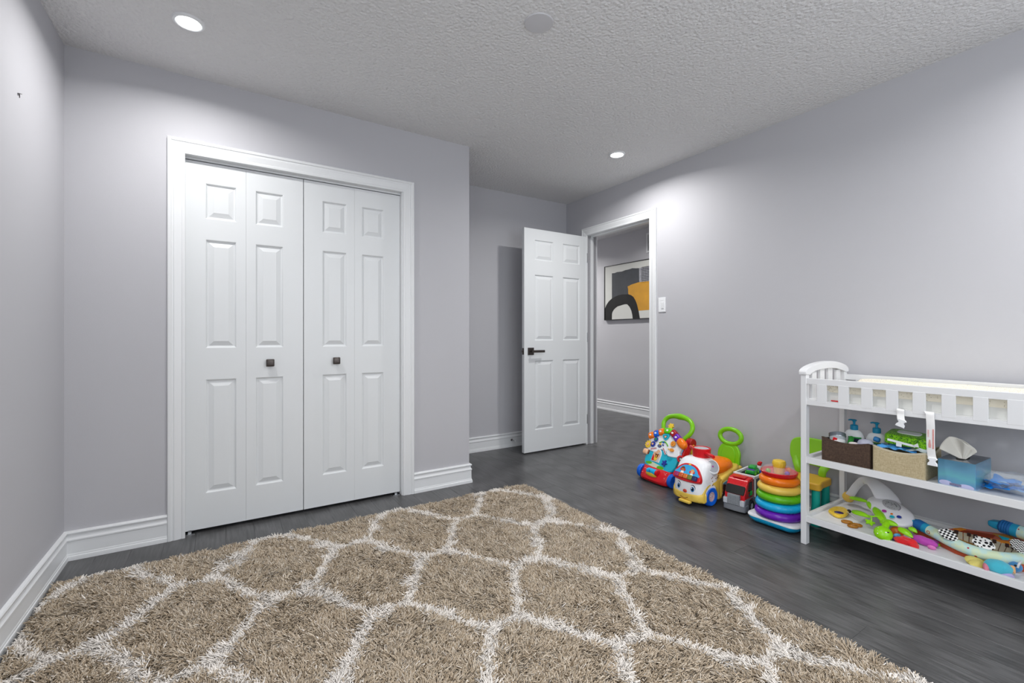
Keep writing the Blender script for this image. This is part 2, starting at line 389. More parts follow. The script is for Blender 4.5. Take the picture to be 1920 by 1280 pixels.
def casing(name, mapf, a0, a1, top, wd, dep=.019):
    """door casing: three mitred lengths round an opening a0..a1, height top (inner edges); wd width.
    mapf(along, z, out) -> world"""
    prof = [(0, 0), (0, .011), (.004, .0125), (.012, .0125), (.016, .0105), (.022, .012), (.040, .0165), (.047, .0165), (.050, .0140), (.056, .0150), (.060, .019), (wd-.004, .019), (wd, .015), (wd, 0)]
    parts = []
    V = []; n = len(prof)
    path = [(a0, 0, -1, 0), (a0, top, -1, 1), (a1, top, 1, 1), (a1, 0, 1, 0)]
    for (a, z, sa, sz) in path:
        for w_, o_ in prof: V.append(mapf(a+sa*w_, z+sz*w_, o_*dep/.019))
    t = empty(name, kind='structure')
    for i in range(3):
        F = [(k, k+1, n+k+1, n+k) for k in range(n-1)]+[tuple(range(n)), tuple(range(2*n-1, n-1, -1))]
        mb = MB().raw(V[i*n:(i+2)*n], F); bmesh.ops.recalc_face_normals(mb.bm, faces=mb.bm.faces)
        obj('casing_board', mb, TRIM, t, world=True, angle=25)
    return t
tc1 = casing('trim_1', lambda a, z, o_: (a, YC-o_, z), CL0+.075, CL1-.075, CTOP-.075, .075)
tc2 = casing('trim_2', lambda a, z, o_: (XR-o_, a, z), DY0, DY1-.006, DZ+.002, .072)
# jambs
mb = MB().b2((XR-.002, DY0-.016, 0), (XR+T+.004, DY0+.0, DZ), .002).b2((XR-.002, DY1, 0), (XR+T+.004, DY1+.016, DZ), .002).b2((XR-.002, DY0, DZ-.001), (XR+T+.004, DY1, DZ+.016), .002)
jb = obj('trim_3', mb, TRIM, kind='structure')
obj('door_stop_strip', MB().b2((XR+.040, DY1-.011, 0), (XR+.075, DY1, DZ), .003).b2((XR+.040, DY0, 0), (XR+.075, DY0+.011, DZ), .003).b2((XR+.040, DY0, DZ-.011), (XR+.075, DY1, DZ), .003), TRIM, jb, world=True)
obj('strike_plate', MB().b2((XR+.012, DY0+.0, .90), (XR+.034, DY0+.002, .96)), BRONZE, jb, world=True)
casing('trim_5', lambda a, z, o_: (XR+T+o_, a, z), DY0, DY1, DZ+.002, .072)
# closet jamb lining
obj('trim_4', MB().b2((OX0-.001, YC-.001, 0), (OX0+.014, YC+T, OZ)).b2((OX1-.001, YC-.001, 0), (OX1+.014, YC+T, OZ)).b2((OX0, YC-.001, OZ-.001), (OX1, YC+T, OZ+.014)).b2((OX0+.014, YC+.032, OZ-.012), (OX1, YC+.055, OZ)), TRIM, kind='structure', smooth=False)
# ---- moulded doors
def panel_slab(W0, W1, H0, H1, rects, thick):
    """front face in the x-z plane at y=0 (visible side -y), cells for rects left open"""
    xs = sorted({W0, W1} | {r[0] for r in rects} | {r[1] for r in rects}); zs = sorted({H0, H1} | {r[2] for r in rects} | {r[3] for r in rects})
    b = bmesh.new(); vd = {}
    def v(x, y, z):
        k = (round(x, 5), round(y, 5), round(z, 5))
        if k not in vd: vd[k] = b.verts.new((x, y, z))
        return vd[k]
    for i in range(len(xs)-1):
        for j in range(len(zs)-1):
            cx, cz = (xs[i]+xs[i+1])/2, (zs[j]+zs[j+1])/2
            hole = any(r[0] < cx < r[1] and r[2] < cz < r[3] for r in rects)
            for y, fl in ((0, 0), (thick, 1)):
                if hole and y == 0: continue
                q = [v(xs[i], y, zs[j]), v(xs[i+1], y, zs[j]), v(xs[i+1], y, zs[j+1]), v(xs[i], y, zs[j+1])]
                b.faces.new(q[::-1] if fl else q)
    for i in range(len(xs)-1):
        for z, fl in ((zs[0], 0), (zs[-1], 1)):
            q = [v(xs[i], 0, z), v(xs[i], thick, z), v(xs[i+1], thick, z), v(xs[i+1], 0, z)]; b.faces.new(q[::-1] if fl else q)
    for j in range(len(zs)-1):
        for x, fl in ((xs[0], 1), (xs[-1], 0)):
            q = [v(x, 0, zs[j]), v(x, thick, zs[j]), v(x, thick, zs[j+1]), v(x, 0, zs[j+1])]; b.faces.new(q[::-1] if fl else q)
    bmesh.ops.recalc_face_normals(b, faces=b.faces)
    m = MB(); m.bm.free(); m.bm = b; return m
def raised_panel(r, sc=1):
    rings = [(0, 0), (.003, .0015), (.006, .0070), (.011, .0095), (.015, .0095), (.016, .0085), (.036*sc, .0012), (.0375*sc, .0004)]
    V = []; F = []
    for i, (d, y) in enumerate(rings):
        V += [(r[0]+d, y, r[2]+d), (r[1]-d, y, r[2]+d), (r[1]-d, y, r[3]-d), (r[0]+d, y, r[3]-d)]
        if i:
            for k in range(4): F.append(((i-1)*4+k, (i-1)*4+(k+1) % 4, i*4+(k+1) % 4, i*4+k))
    n = (len(rings)-1)*4; F.append((n, n+1, n+2, n+3))
    return MB().raw(V, F)
def knob(x, z, y, parent):
    b = MB(); n = 8
    secs = []
    for t, hw in ((0, .008), (.012, .007), (.015, .0185), (.022, .0215), (.0255, .0205)):
        secs.append([(x+px, y-t, z+pz) for px, pz in rrect(2*hw, 2*hw, hw*.22, 3)])
    b.loft(secs)
    b.ell((x, y-.0255, z), (.020, .005, .020), seg=16, rings=8, e=.55)
    return obj('knob', b, BRONZE, parent, world=True)
LY = YC+.030
leafx = [(-.186, .1070), (.1076, .4035), (.4075, .7032), (.7038, 1.000)]
px_ = [(-.083, .061), (.154, .297), (.512, .656), (.749, .891)]
PZ = [(1.700, 1.893), (.996, 1.587), (.207, .825)]
for dn, ids in ((1, (0, 1)), (2, (2, 3))):
    d = empty('door_%d' % dn, (leafx[ids[0]][0], LY, 0), kind='structure')
    for i in ids:
        rects = [(px_[i][0], px_[i][1], a, b_) for a, b_ in PZ]
        mb = panel_slab(leafx[i][0], leafx[i][1], .018, 2.004, rects, .032)
        mb.bm.transform(Matrix.Translation((0, LY, 0)))
        lf = obj('door_leaf', mb, DOORP, d, world=True, smooth=False)
        for r in rects:
            q = raised_panel(r); q.bm.transform(Matrix.Translation((0, LY, 0))); obj('panel', q, DOORP, lf, world=True, smooth=False)
        if i == 1: knob(.227, .907, LY, lf)
        if i == 2: knob(.591, .909, LY, lf)
    fx = leafx[ids[0]][0]+.01 if dn == 1 else leafx[ids[1]][1]-.05
    obj('pivot_bracket', MB().b2((fx, LY-.012, .0), (fx+.045, LY+.02, .004)).b2((fx+.015, LY, .002), (fx+.03, LY+.012, .02)), STEEL, d, world=True)
# the room door, open 90 degrees
HX0, HX1, DYF = 2.272, 3.012, 3.352
d3 = empty('door_3', (HX1, DYF+.017, 0), kind='structure')
rects = [(a, b_, c_, e_) for a, b_ in ((2.388, 2.602), (2.715, 2.925)) for c_, e_ in ((1.755, 1.940), (1.022, 1.622), (.206, .840))]
mb = panel_slab(HX0, HX1, .012, 2.038, rects, .034); mb.bm.transform(Matrix.Translation((0, DYF, 0)))
sl = obj('door_slab', mb, DOORP, d3, world=True, smooth=False)
for r in rects:
    q = raised_panel(r, 1.05); q.bm.transform(Matrix.Translation((0, DYF, 0))); obj('panel', q, DOORP, sl, world=True, smooth=False)
hd = obj('lever_handle', MB().box((2.342, DYF-.004, .925), (.064, .008, .066), .002).lathe([(0, 0), (.009, 0), (.009, .045), (0, .045)], 16, Matrix.Translation((2.342, DYF-.004, .925)) @ Matrix.Rotation(PI/2, 4, 'X')).box((2.398, DYF-.048, .925), (.135, .010, .022), .002), BRONZE, d3, world=True)
obj('latch_plate', MB().b2((HX0-.0015, DYF+.005, .896), (HX0+.001, DYF+.029, .955)).b2((HX0-.010, DYF+.010, .915), (HX0, DYF+.024, .935), .002), BRONZE, d3, world=True)
for z in (.25, 1.05, 1.83):
    obj('hinge', MB().b2((HX1+.001, DYF+.004, z-.045), (HX1+.003, DYF+.030, z+.045)).lathe([(0, -.046), (.0055, -.046), (.0055, .046), (0, .046)], 12, Matrix.Translation((HX1+.002, DYF-.006, z))), STEEL, d3, world=True)
# ---- ceiling fittings
for i, (x, y) in enumerate(POTS):
    t = thing('recessed_light', {0: 'bright round recessed ceiling light above the closet doors at the left wall', 1: 'bright round recessed ceiling light near the bedroom doorway and right wall', 2: 'round recessed ceiling light behind the viewer on the left', 3: 'round recessed ceiling light behind the viewer on the right', 4: 'round recessed ceiling light in the middle of the room, above the frame'}[i], 'ceiling light', (x, y, ZC), group='recessed ceiling lights')
    M = Matrix.Translation((x, y, ZC))
    obj('trim_ring', MB().lathe([(.046, -.001), (.046, -.007), (.050, -.009), (.058, -.007), (.062, -.0), (.046, .0)], 40, M, True), TRIM, t, world=True)
    obj('diffuser', MB().lathe([(0, -.0035), (.046, -.0035)], 40, M), LAMP, t, world=True)
for k, (x, y) in enumerate(((3.98, 5.62), (3.9, 3.5))):
    t = thing('hall_light', 'round recessed hallway ceiling light, %s end' % ('far' if k == 0 else 'near'), 'ceiling light', (x, y, ZH), group='hallway ceiling lights')
    M = Matrix.Translation((x, y, ZH))
    obj('trim_ring', MB().lathe([(.046, -.001), (.050, -.009), (.062, -.0), (.046, 0)], 32, M, True), TRIM, t, world=True)
    obj('diffuser', MB().lathe([(0, -.0035), (.046, -.0035)], 32, M), LAMP, t, world=True)
cc = obj('ceiling_cover_plate', MB().lathe([(0, -.0065), (.058, -.006), (.062, -.0045), (.0635, 0)], 48, Matrix.Translation((1.168, 1.608, ZC))), mat('cover_plate', 'c6c6ca', .5), loc=(1.168, 1.608, ZC))
tag(cc, 'flat round blank cover plate on the textured ceiling', 'cover plate')
# ---- light switch
sw = thing('light_switch', 'white rocker light switch on the grey wall beside the door casing', 'light switch', (XR, 2.447, 1.318))
obj('wall_plate', MB().box((XR-.003, 2.447, 1.318), (.006, .072, .118), .0025), WHITE, sw, world=True)
obj('rocker', MB().box((XR-.0068, 2.440, 1.312), (.005, .026, .052), .0015).box((XR-.006, 2.447, 1.352), (.002, .028, .004), .0006), TRIM, sw, world=True)
# ---- hallway vent and picture
vt = thing('air_vent', 'white louvred return air grille high on the hallway wall', 'vent', (XH, 3.85, 2.15))
VB, VT2, VY0, VY1 = 2.150, 2.405, 3.67, 4.030
mb = MB()
for lo, hi in (((VY0, VB), (VY1, VB+.022)), ((VY0, VT2-.022), (VY1, VT2)), ((VY0, VB+.022), (VY0+.022, VT2-.022)), ((VY1-.022, VB+.022), (VY1, VT2-.022))): mb.b2((XH-.010, lo[0], lo[1]), (XH-.001, hi[0], hi[1]), .0008)
obj('frame', mb, TRIM, vt, world=True)
sm = None
for k in range(15):
    z = VB+.030+k*.0138
    obj('slat', MB().box((XH-.006, (VY0+VY1)/2, z), (.011, VY1-VY0-.04, .0015), rot=(0, .6, 0)), TRIM, vt, world=True, smooth=False)
obj('backing', MB().b2((XH-.0015, VY0+.02, VB+.02), (XH-.0005, VY1-.02, VT2-.02)), DARK, vt, world=True, smooth=False)
pc = thing('framed_picture', 'abstract picture with black arch and ochre block in a thin black frame', 'picture', (XH, 4.2, 1.29))
FX = XH-.034; PY0, PY1, PZ0, PZ1 = 3.60, 4.778, 1.290, 2.064
mb = MB()
for lo, hi in (((PY0, PZ0), (PY1, PZ0+.009)), ((PY0, PZ1-.009), (PY1, PZ1)), ((PY0, PZ0+.009), (PY0+.009, PZ1-.009)), ((PY1-.009, PZ0+.009), (PY1, PZ1-.009))): mb.b2((FX, lo[0], lo[1]), (XH-.001, hi[0], hi[1]), .001)
obj('frame', mb, mat('frame_black', '18181a', .4), pc, world=True)
cv = obj('canvas', MB().b2((FX+.007, PY0+.005, PZ0+.005), (XH-.004, PY1-.005, PZ1-.005)), mat('canvas_white', 'cfd0cb', .8, bump=.2, bscale=400, var=.03, vscale=6), pc, world=True, smooth=False)
def paint(name, poly, col, lay, var=.15, vs=14):
    M = Matrix(((0, 0, -1, FX+.007), (1, 0, 0, 0), (0, 1, 0, 0), (0, 0, 0, 1)))
    return obj(name, MB().prism(poly, 0, .0003*lay, M=M), mat('paint_'+name, col, .7, var=var, vscale=vs, bump=.3, bscale=180), pc, world=True, smooth=False)
paint('charcoal_block', [(4.630, 1.585), (4.630, 1.952), (4.58, 1.950), (4.53, 1.958), (4.44, 1.955), (4.38, 1.966), (4.31, 1.969), (4.25, 1.977), (4.19, 1.968), (4.133, 1.963), (4.128, 1.65), (4.30, 1.60)][::-1], '43464b', 1, .3, 9)
paint('white_square', [(4.130, 1.965), (4.130, 1.70), (3.80, 1.70), (3.80, 1.975)][::-1], '9b9ca3', 1, .55, 30)
mb = MB(); M = Matrix(((0, 0, -1, FX+.007), (1, 0, 0, 0), (0, 1, 0, 0), (0, 0, 0, 1)))
rr = random.Random(3)
for k in range(9):
    z = 1.79+k*.0215; mb.prism([(3.82, z), (4.09+rr.uniform(-.02, .03), z), (4.09, z+.006), (3.82, z+.006)], .0002, .0006, M=M)
for k in range(13):
    y = 3.83+k*.0215; mb.prism([(y, 1.76), (y+.005, 1.76), (y+.005, 1.975+rr.uniform(-.01, .005)), (y, 1.975)], .0002, .0006, M=M)
obj('ink_grid', mb, mat('paint_ink', '24252b', .6), pc, world=True, smooth=False)
paint('ochre_block', sm2([(4.322, 1.640), (4.325, 1.700), (4.334, 1.738), (4.305, 1.745), (4.275, 1.757), (4.20, 1.768), (4.128, 1.777), (3.95, 1.775), (3.70, 1.772), (3.69, 1.60), (3.70, 1.405), (3.95, 1.402), (4.133, 1.400), (4.268, 1.405), (4.285, 1.50)], 3)[::-1], 'c8922f', 2, .22, 7)
arch = [(4.772, 1.295), (4.772, 1.455), (4.735, 1.515), (4.69, 1.560), (4.628, 1.597), (4.57, 1.617), (4.505, 1.633), (4.42, 1.638), (4.322, 1.632), (4.27, 1.615), (4.229, 1.588), (4.195, 1.54), (4.168, 1.483), (4.14, 1.39), (4.120, 1.295), (4.244, 1.297), (4.252, 1.35), (4.270, 1.41), (4.30, 1.46), (4.343, 1.497), (4.38, 1.500), (4.417, 1.496), (4.465, 1.487), (4.516, 1.479), (4.56, 1.458), (4.594, 1.434), (4.618, 1.405), (4.628, 1.378), (4.630, 1.297)]
paint('black_arch', arch, '121213', 3, .1)
# ---- door stop on the back baseboard
ds = thing('door_stop', 'small metal spring door stop on the baseboard behind the open door', 'door stop', (2.335, YB-.013, .066))
obj('base', MB().lathe([(0, 0), (.011, 0), (.010, .006), (0, .006)], 16, Matrix.Translation((2.335, YB-.013, .066)) @ Matrix.Rotation(PI/2, 4, 'X')), BRONZE, ds, world=True)
pp = [(2.335+.004*math.cos(a*.9), YB-.018-a*.0009, .066+.004*math.sin(a*.9)) for a in range(0, 56, 1)]
obj('spring', MB().tube(pp, .0011, 6, n=1), STEEL, ds, world=True)
obj('tip', MB().ell((2.335, YB-.072, .066), (.0065, .006, .0065)), WHITE, ds, world=True)
# tiny drywall nick / screw left in the left wall
nk = obj('picture_nail', MB().box((XL+.004, 2.372, 1.952), (.007, .020, .0022), rot=(.35, 0, 0)).box((XL+.001, 2.380, 1.946), (.002, .0012, .014)), BRONZE, loc=(XL, 2.37, 1.95))
tag(nk, 'small dark nail left sticking out of the left wall', 'nail')
# ============================================================ RUG
RX0, RX1, RY0, RY1 = -.605, 1.785, -.42, 2.645
def rug():
    t = thing('shag_rug', 'large tan shag rug with a cream diamond trellis pattern on the dark floor', 'rug', ((RX0+RX1)/2, (RY0+RY1)/2, 0))
    obj('backing', MB().b2((RX0+.012, RY0+.012, .0006), (RX1-.012, RY1-.012, .009), .003), mat('rug_backing', '7d6d58', .95), t, world=True, smooth=False)
    def pts(x0, x1, y0, y1, st):
        nx, ny = int((x1-x0)/st), int((y1-y0)/st)
        g = np.stack(np.meshgrid(np.arange(nx), np.arange(ny), indexing='ij'), -1).reshape(-1, 2).astype(float)
        g = (g+.5+rng.uniform(-.5, .5, g.shape))*st
        return g+np.array([x0, y0])
    ax, ay, bx, by = -.62, 1.86, 1.80, .36          # near limit of the part in view
    A = pts(RX0, RX1, .1, RY1, .0048)
    s = A[:, 1]-(ay+(A[:, 0]-ax)*(by-ay)/(bx-ax))
    A = A[s > -.06]
    B = pts(RX0, RX1, RY0, RY1, .0100)
    s = B[:, 1]-(ay+(B[:, 0]-ax)*(by-ay)/(bx-ax)); B = B[s <= -.06]
    p = np.concatenate([A, B]); wide = np.concatenate([np.ones(len(A)), np.full(len(B), 2.2)])
    N = len(p)
    # smooth random fields
    def field(sc, seed):
        r = np.random.default_rng(seed); n = 48
        K = r.normal(0, 1, (n, 2))*sc; ph = r.uniform(0, 2*PI, n); out = np.zeros(len(p))
        for k in range(n): out += np.cos(p @ K[k]+ph[k])
        return out/math.sqrt(n/2)
    fa, fb, fc, fd, fe = field(5.5, 1), field(5.5, 2), field(30, 3), field(60, 4), field(60, 5)
    # pattern: trellis of bars; bars 0.11 long at the crossings of a diagonal net
    q = p+np.stack([fd, fe], 1)*.0062
    u = q[:, 0]-.86; v = q[:, 1]-2.02
    PX, PY, hb = .32, .31, .052
    best = np.full(N, 9.)
    ia = np.round((u/PX-v/PY)/2); ib = np.round((-u/PX-v/PY)/2)
    def seg(x0, y0, x1, y1, amp=0):
        dx, dy = x1-x0, y1-y0; L = np.hypot(dx, dy); tt = np.clip(((u-x0)*dx+(v-y0)*dy)/L**2, 0, 1)
        off = amp*np.sin(tt*2*PI)
        return np.hypot(u-(x0+dx*tt-dy/L*off), v-(y0+dy*tt+dx/L*off))
    for da in (-1, 0, 1):
        for db in (-1, 0, 1):
            a = ia+da; b = ib+db; cx = (a-b)*PX; cy = -(a+b)*PY
            best = np.minimum(best, seg(cx-hb, cy, cx+hb, cy))
            best = np.minimum(best, seg(cx+hb, cy, cx+PX-hb, cy-PY, .008))
            best = np.minimum(best, seg(cx-hb, cy, cx-PX+hb, cy-PY, -.008))
    cream = (best < .0228+.005*fc+rng.uniform(-.006, .006, N)) | (rng.random(N) < .012)
    edge = np.minimum.reduce([p[:, 0]-RX0, RX1-p[:, 0], RY1-p[:, 1], p[:, 1]-RY0])
    h = .0265*rng.uniform(.70, 1.15, N)*(1+.10*fc+.13*fe)*np.clip(.55+edge/.05, .55, 1)
    ang = np.arctan2(fb, fa)+1.1*fd+rng.normal(0, .55, N)
    lean = np.abs(.72+.28*fc)*rng.uniform(.45, 1.4, N)
    ld = np.stack([np.cos(ang), np.sin(ang)], 1)*lean[:, None]
    # the outermost tufts fall outwards
    for cond, d in ((p[:, 0]-RX0 < .03, (-.5, 0)), (RX1-p[:, 0] < .03, (.6, 0)), (RY1-p[:, 1] < .03, (0, .5)), (p[:, 1]-RY0 < .03, (0, -.5))):
        ld[cond] = ld[cond]*.5+np.array(d)
    ld[p[:, 0]-RX0 < .045, 0] = np.abs(ld[p[:, 0]-RX0 < .045, 0])*.2
    ts = [0, .55, 1.0]; rad = [.9, 1.12, .72]
    V = np.zeros((N, 9, 3), np.float32); base_r = .0022*wide*rng.uniform(.8, 1.2, N)
    tw = rng.uniform(0, 2*PI, N)
    side = np.stack([-ld[:, 1], ld[:, 0]], 1); side /= np.linalg.norm(side, axis=1)[:, None]+1e-6
    cur = rng.normal(0, .011, N)
    for i, (t_, r_) in enumerate(zip(ts, rad)):
        c = np.zeros((N, 3)); c[:, :2] = p+ld*(h*t_**1.6)[:, None]+side*(cur*t_*t_)[:, None]; c[:, 2] = .006+h*(t_-.28*t_*t_*np.minimum(1.6, lean))
        for k in range(3):
            a = tw+2*PI*k/3+t_*1.2
            V[:, i*3+k, 0] = c[:, 0]+np.cos(a)*base_r*r_; V[:, i*3+k, 1] = c[:, 1]+np.sin(a)*base_r*r_; V[:, i*3+k, 2] = c[:, 2]+(np.sin(a*2)*base_r*.3 if i else 0)
    F = []
    for i in range(2):
        for k in range(3): F.append([i*3+k, i*3+(k+1) % 3, (i+1)*3+(k+1) % 3, (i+1)*3+k])
    F = np.array(F); nf = len(F)
    idx = (np.arange(N)[:, None, None]*9+F[None]).reshape(-1)
    idt = (np.arange(N)[:, None]*9+np.array([[6, 7, 8]])).reshape(-1); nq = len(idx); idx = np.concatenate([idx, idt])
    me = bpy.data.meshes.new('pile'); me.vertices.add(N*9); me.vertices.foreach_set('co', V.reshape(-1))
    me.loops.add(len(idx)); me.loops.foreach_set('vertex_index', idx.astype(np.int32))
    me.polygons.add(N*nf+N); me.polygons.foreach_set('loop_start', np.concatenate([np.arange(0, nq, 4), np.arange(nq, len(idx), 3)]).astype(np.int32)); me.polygons.foreach_set('loop_total', np.concatenate([np.full(N*nf, 4), np.full(N, 3)]).astype(np.int32))
    me.update(calc_edges=True)
    me.polygons.foreach_set('use_smooth', np.ones(N*nf+N, bool))
    tan = np.array(lin('bfae97')); crm = np.array(lin('f6f0e9')); lt = np.array(lin('e2d7c7')); dk = np.array(lin('8b785f'))
    col = np.where(cream[:, None], crm, tan); r = rng.random(N)
    f = rng.random(N)[:, None]
    m1 = (~cream) & (r < .36); col[m1] = (tan*(1-f)+lt*f)[m1]
    m2 = (~cream) & (r > .78); col[m2] = (tan*(1-f)+dk*f)[m2]
    col = col*rng.uniform(.93, 1.05, N)[:, None]
    C = np.ones((N, 9, 4), np.float32); C[:, :, :3] = col[:, None, :]
    at_ = me.attributes.new('yarn', 'FLOAT_COLOR', 'POINT'); at_.data.foreach_set('color', C.reshape(-1))
    m = mat('shag_yarn', 'a8957c', .8, spec=.25, sheen=.15); NN, L, b = nodes(m)
    an = NN.new('ShaderNodeAttribute'); an.attribute_name = 'yarn'; L.new(an.outputs['Color'], b.inputs['Base Color'])
    me.materials.append(m)
    o = bpy.data.objects.new('pile', me); COL.objects.link(o); o.parent = t; o.matrix_parent_inverse = Matrix.Translation(t.location).inverted(); o['kind'] = 'stuff'
rug()
# ============================================================ CHANGING TABLE
TX0, TX1, TY0, TY1 = 2.500, 2.972, .250, 1.159
def changing_table():
    t = thing('changing_table', 'white wooden baby changing table with two open shelves against the right wall', 'changing table', ((TX0+TX1)/2, (TY0+TY1)/2, 0))
    for x in (TX0, TX1-.036):
        for y in (TY0, TY1-.026):
            obj('leg', MB().b2((x, y, 0), (x+.036, y+.026, .866), .0025), TABLE, t, world=True)
    def rail(nm, lo, hi): return obj(nm, MB().b2(lo, hi, .0022), TABLE, t, world=True)
    for x in (TX0+.003, TX1-.021):
        rail('guard_rail', (x, TY0+.02, .818), (x+.018, TY1-.02, .848))
        rail('guard_rail', (x if x < 2.7 else x-.014, TY0+.02, .712), (x+.032 if x < 2.7 else x+.018, TY1-.02, .738))
        for k in range(9):
            yc = 1.0635-k*.0930
            obj('slat', MB().b2((x-.001, yc-.0215, .727), (x+.010, yc+.0215, .822), .0015), TABLE, t, world=True)
    cap = sm2([(2.492, .866), (2.492, .882), (2.508, .895), (2.55, .908), (2.62, .9195), (2.70, .926), (2.79, .926), (2.87, .917), (2.94, .902), (2.972, .886), (2.980, .874)], 3, False)+sm2([(2.980, .862), (2.94, .862), (2.90, .873), (2.83, .885), (2.73, .889), (2.62, .884), (2.56, .873), (2.535, .862)], 3, False)
    for y in (TY1-.013, TY0+.013):
        M = Matrix(((1, 0, 0, 0), (0, 0, 1, y), (0, 1, 0, 0), (0, 0, 0, 1)))
        obj('arched_top_rail', MB().prism(cap, -.0185, .0185, .004, 2, M), TABLE, t, world=True)
        rail('end_rail', (TX0+.03, y-.009, .712), (TX1-.03, y+.009, .738))
        for xc in (2.605, 2.694, 2.786, 2.882):
            zt = .876 if xc in (2.605, 2.882) else .888
            obj('slat', MB().b2((xc-.0245, y-.006, .730), (xc+.0245, y+.006, zt), .0015), TABLE, t, world=True)
    for z in (.447, .147):
        rail('shelf_rail', (TX0+.003, TY0+.02, z-.032), (TX0+.021, TY1-.02, z))
        rail('shelf_rail', (TX1-.021, TY0+.02, z-.032), (TX1-.003, TY1-.02, z))
        rail('shelf_rail', (TX0+.03, TY0+.004, z-.032), (TX1-.03, TY0+.022, z)); rail('shelf_rail', (TX0+.03, TY1-.022, z-.032), (TX1-.03, TY1-.004, z))
        obj('shelf', MB().b2((TX0+.02, TY0+.02, z-.022), (TX1-.02, TY1-.02, z-.014)), TABLE, t, world=True, smooth=False)
    obj('deck', MB().b2((TX0+.034, TY0+.02, .730), (TX1-.034, TY1-.02, .7378)), TABLE, t, world=True, smooth=False)
changing_table()
S2, S1 = .4335, .1335
def dots(name, base, dot, scale, thr):
    m = mat(name, base, .85, bump=.25, bscale=220); N, L, b = nodes(m)
    tc = N.new('ShaderNodeTexCoord'); v = N.new('ShaderNodeTexVoronoi'); v.inputs['Scale'].default_value = scale; v.inputs['Randomness'].default_value = .65
    L.new(tc.outputs['Object'], v.inputs['Vector'])
    n = N.new('ShaderNodeTexNoise'); n.inputs['Scale'].default_value = 7; L.new(tc.outputs['Object'], n.inputs['Vector'])
    a = N.new('ShaderNodeMath'); a.operation = 'LESS_THAN'; L.new(v.outputs['Distance'], a.inputs[0]); a.inputs[1].default_value = thr
    c = N.new('ShaderNodeMath'); c.operation = 'GREATER_THAN'; L.new(n.outputs['Fac'], c.inputs[0]); c.inputs[1].default_value = .42
    d = N.new('ShaderNodeMath'); d.operation = 'MULTIPLY'; L.new(a.outputs[0], d.inputs[0]); L.new(c.outputs[0], d.inputs[1])
    mx = N.new('ShaderNodeMix'); mx.data_type = 'RGBA'; mx.inputs['A'].default_value = lin(base)+(1,); mx.inputs['B'].default_value = lin(dot)+(1,)
    L.new(d.outputs[0], mx.inputs['Factor']); L.new(mx.outputs['Result'], b.inputs['Base Color']); return m
def pad():
    t = thing('changing_pad', 'cream contoured changing pad with small grey dots lying on top of the changing table', 'changing pad', (2.735, .66, .7382))
    def sec(y, zt, inset, lo):
        o = []
        x0, x1 = 2.541+inset, 2.935-inset; n = 22
        for k in range(n+1):
            s = k/n; x = x0+(x1-x0)*s
            z = zt-.030*math.sin(PI*s)**.7*(1-.0)
            if k in (0, n): z = zt-.012
            o.append((x, y, z))
        return o+[(x1, y, lo), (x0, y, lo)]
    ys = [(1.062, .775, .02), (1.058, .828, .008), (1.045, .838, .002)]+[(1.0-k*.09, .842+.002*math.sin(k*2.1), 0) for k in range(8)]+[(.300, .838, .002), (.288, .828, .008), (.284, .775, .02)]
    obj('pad_cover', MB().loft([sec(y, z, i, .783) for y, z, i in ys]), dots('pad_fabric', 'f0ead8', 'a89c86', 150, .24), t, world=True, angle=50)
    obj('pad_base', MB().loft([sec(y, .800, .003, .7382) for y in (1.060, .8, .6, .4, .286)]), mat('pad_base', 'dfe0dc', .7, bump=.4, bscale=30), t, world=True)
    obj('care_label', MB().box((2.540, 1.022, .7415), (.003, .030, .005)), RED, t, world=True)
    wb = mat('webbing', 'e6e6e6', .7, bump=.12, bscale=600)
    s1 = obj('short_strap', MB().tube([(2.530, .750, .7235), (2.512, .752, .7405), (2.497, .752, .738), (2.4945, .751, .72), (2.489, .748, .700), (2.489, .744, .692)], .0008, 10, flat=16, up=(0, 1, .12)), wb, t, world=True, smooth=False)
    def buckle(y, z, ang, male=True):
        o = [(-.012, .0), (.012, .0), (.016, -.006), (.010, -.012), (.010, -.018), (.015, -.024), (.016, -.034), (-.016, -.034), (-.015, -.024), (-.010, -.018), (-.010, -.012), (-.016, -.006)]
        c, s = math.cos(ang), math.sin(ang)
        o = [(a*c-b_*s, a*s+b_*c) for a, b_ in o]
        return MB().prism(o, -.004, .004, .0012, 1, Matrix(((0, 0, 1, 2.487), (-1, 0, 0, y), (0, 1, 0, z), (0, 0, 0, 1))))
    obj('buckle', buckle(.742, .699, -.30), WHITE, s1, world=True)
    s2 = obj('long_strap', MB().tube([(2.530, .672, .7235), (2.512, .664, .742), (2.497, .655, .738), (2.492, .652, .715), (2.489, .650, .68), (2.488, .650, .62), (2.489, .648, .575), (2.489, .645, .552)], .0008, 10, flat=17, up=(0, 1, 0)), wb, t, world=True, smooth=False)
    obj('buckle', buckle(.6435, .556, 0), WHITE, s2, world=True)
    mb = MB()
    rr = random.Random(5)
    for k in range(24):                               # printed red warning on the strap
        z = .672-k*.0034; mb.box((2.4865, .6415, z), (.0008, .0042, .0018))
    for k in range(14):
        z = .628-k*.0024; wd = .004+.0006*k*(1 if k < 11 else .6); mb.box((2.4868, .6525, z), (.0006, wd, .0009))
    for k in range(9): mb.box((2.4868, .657, .668-k*.0034), (.0006, .004+.002*rr.random(), .0009))
    obj('printed_text', mb, mat('print_red', 'd9503f', .6), s2, world=True, smooth=False)
pad()
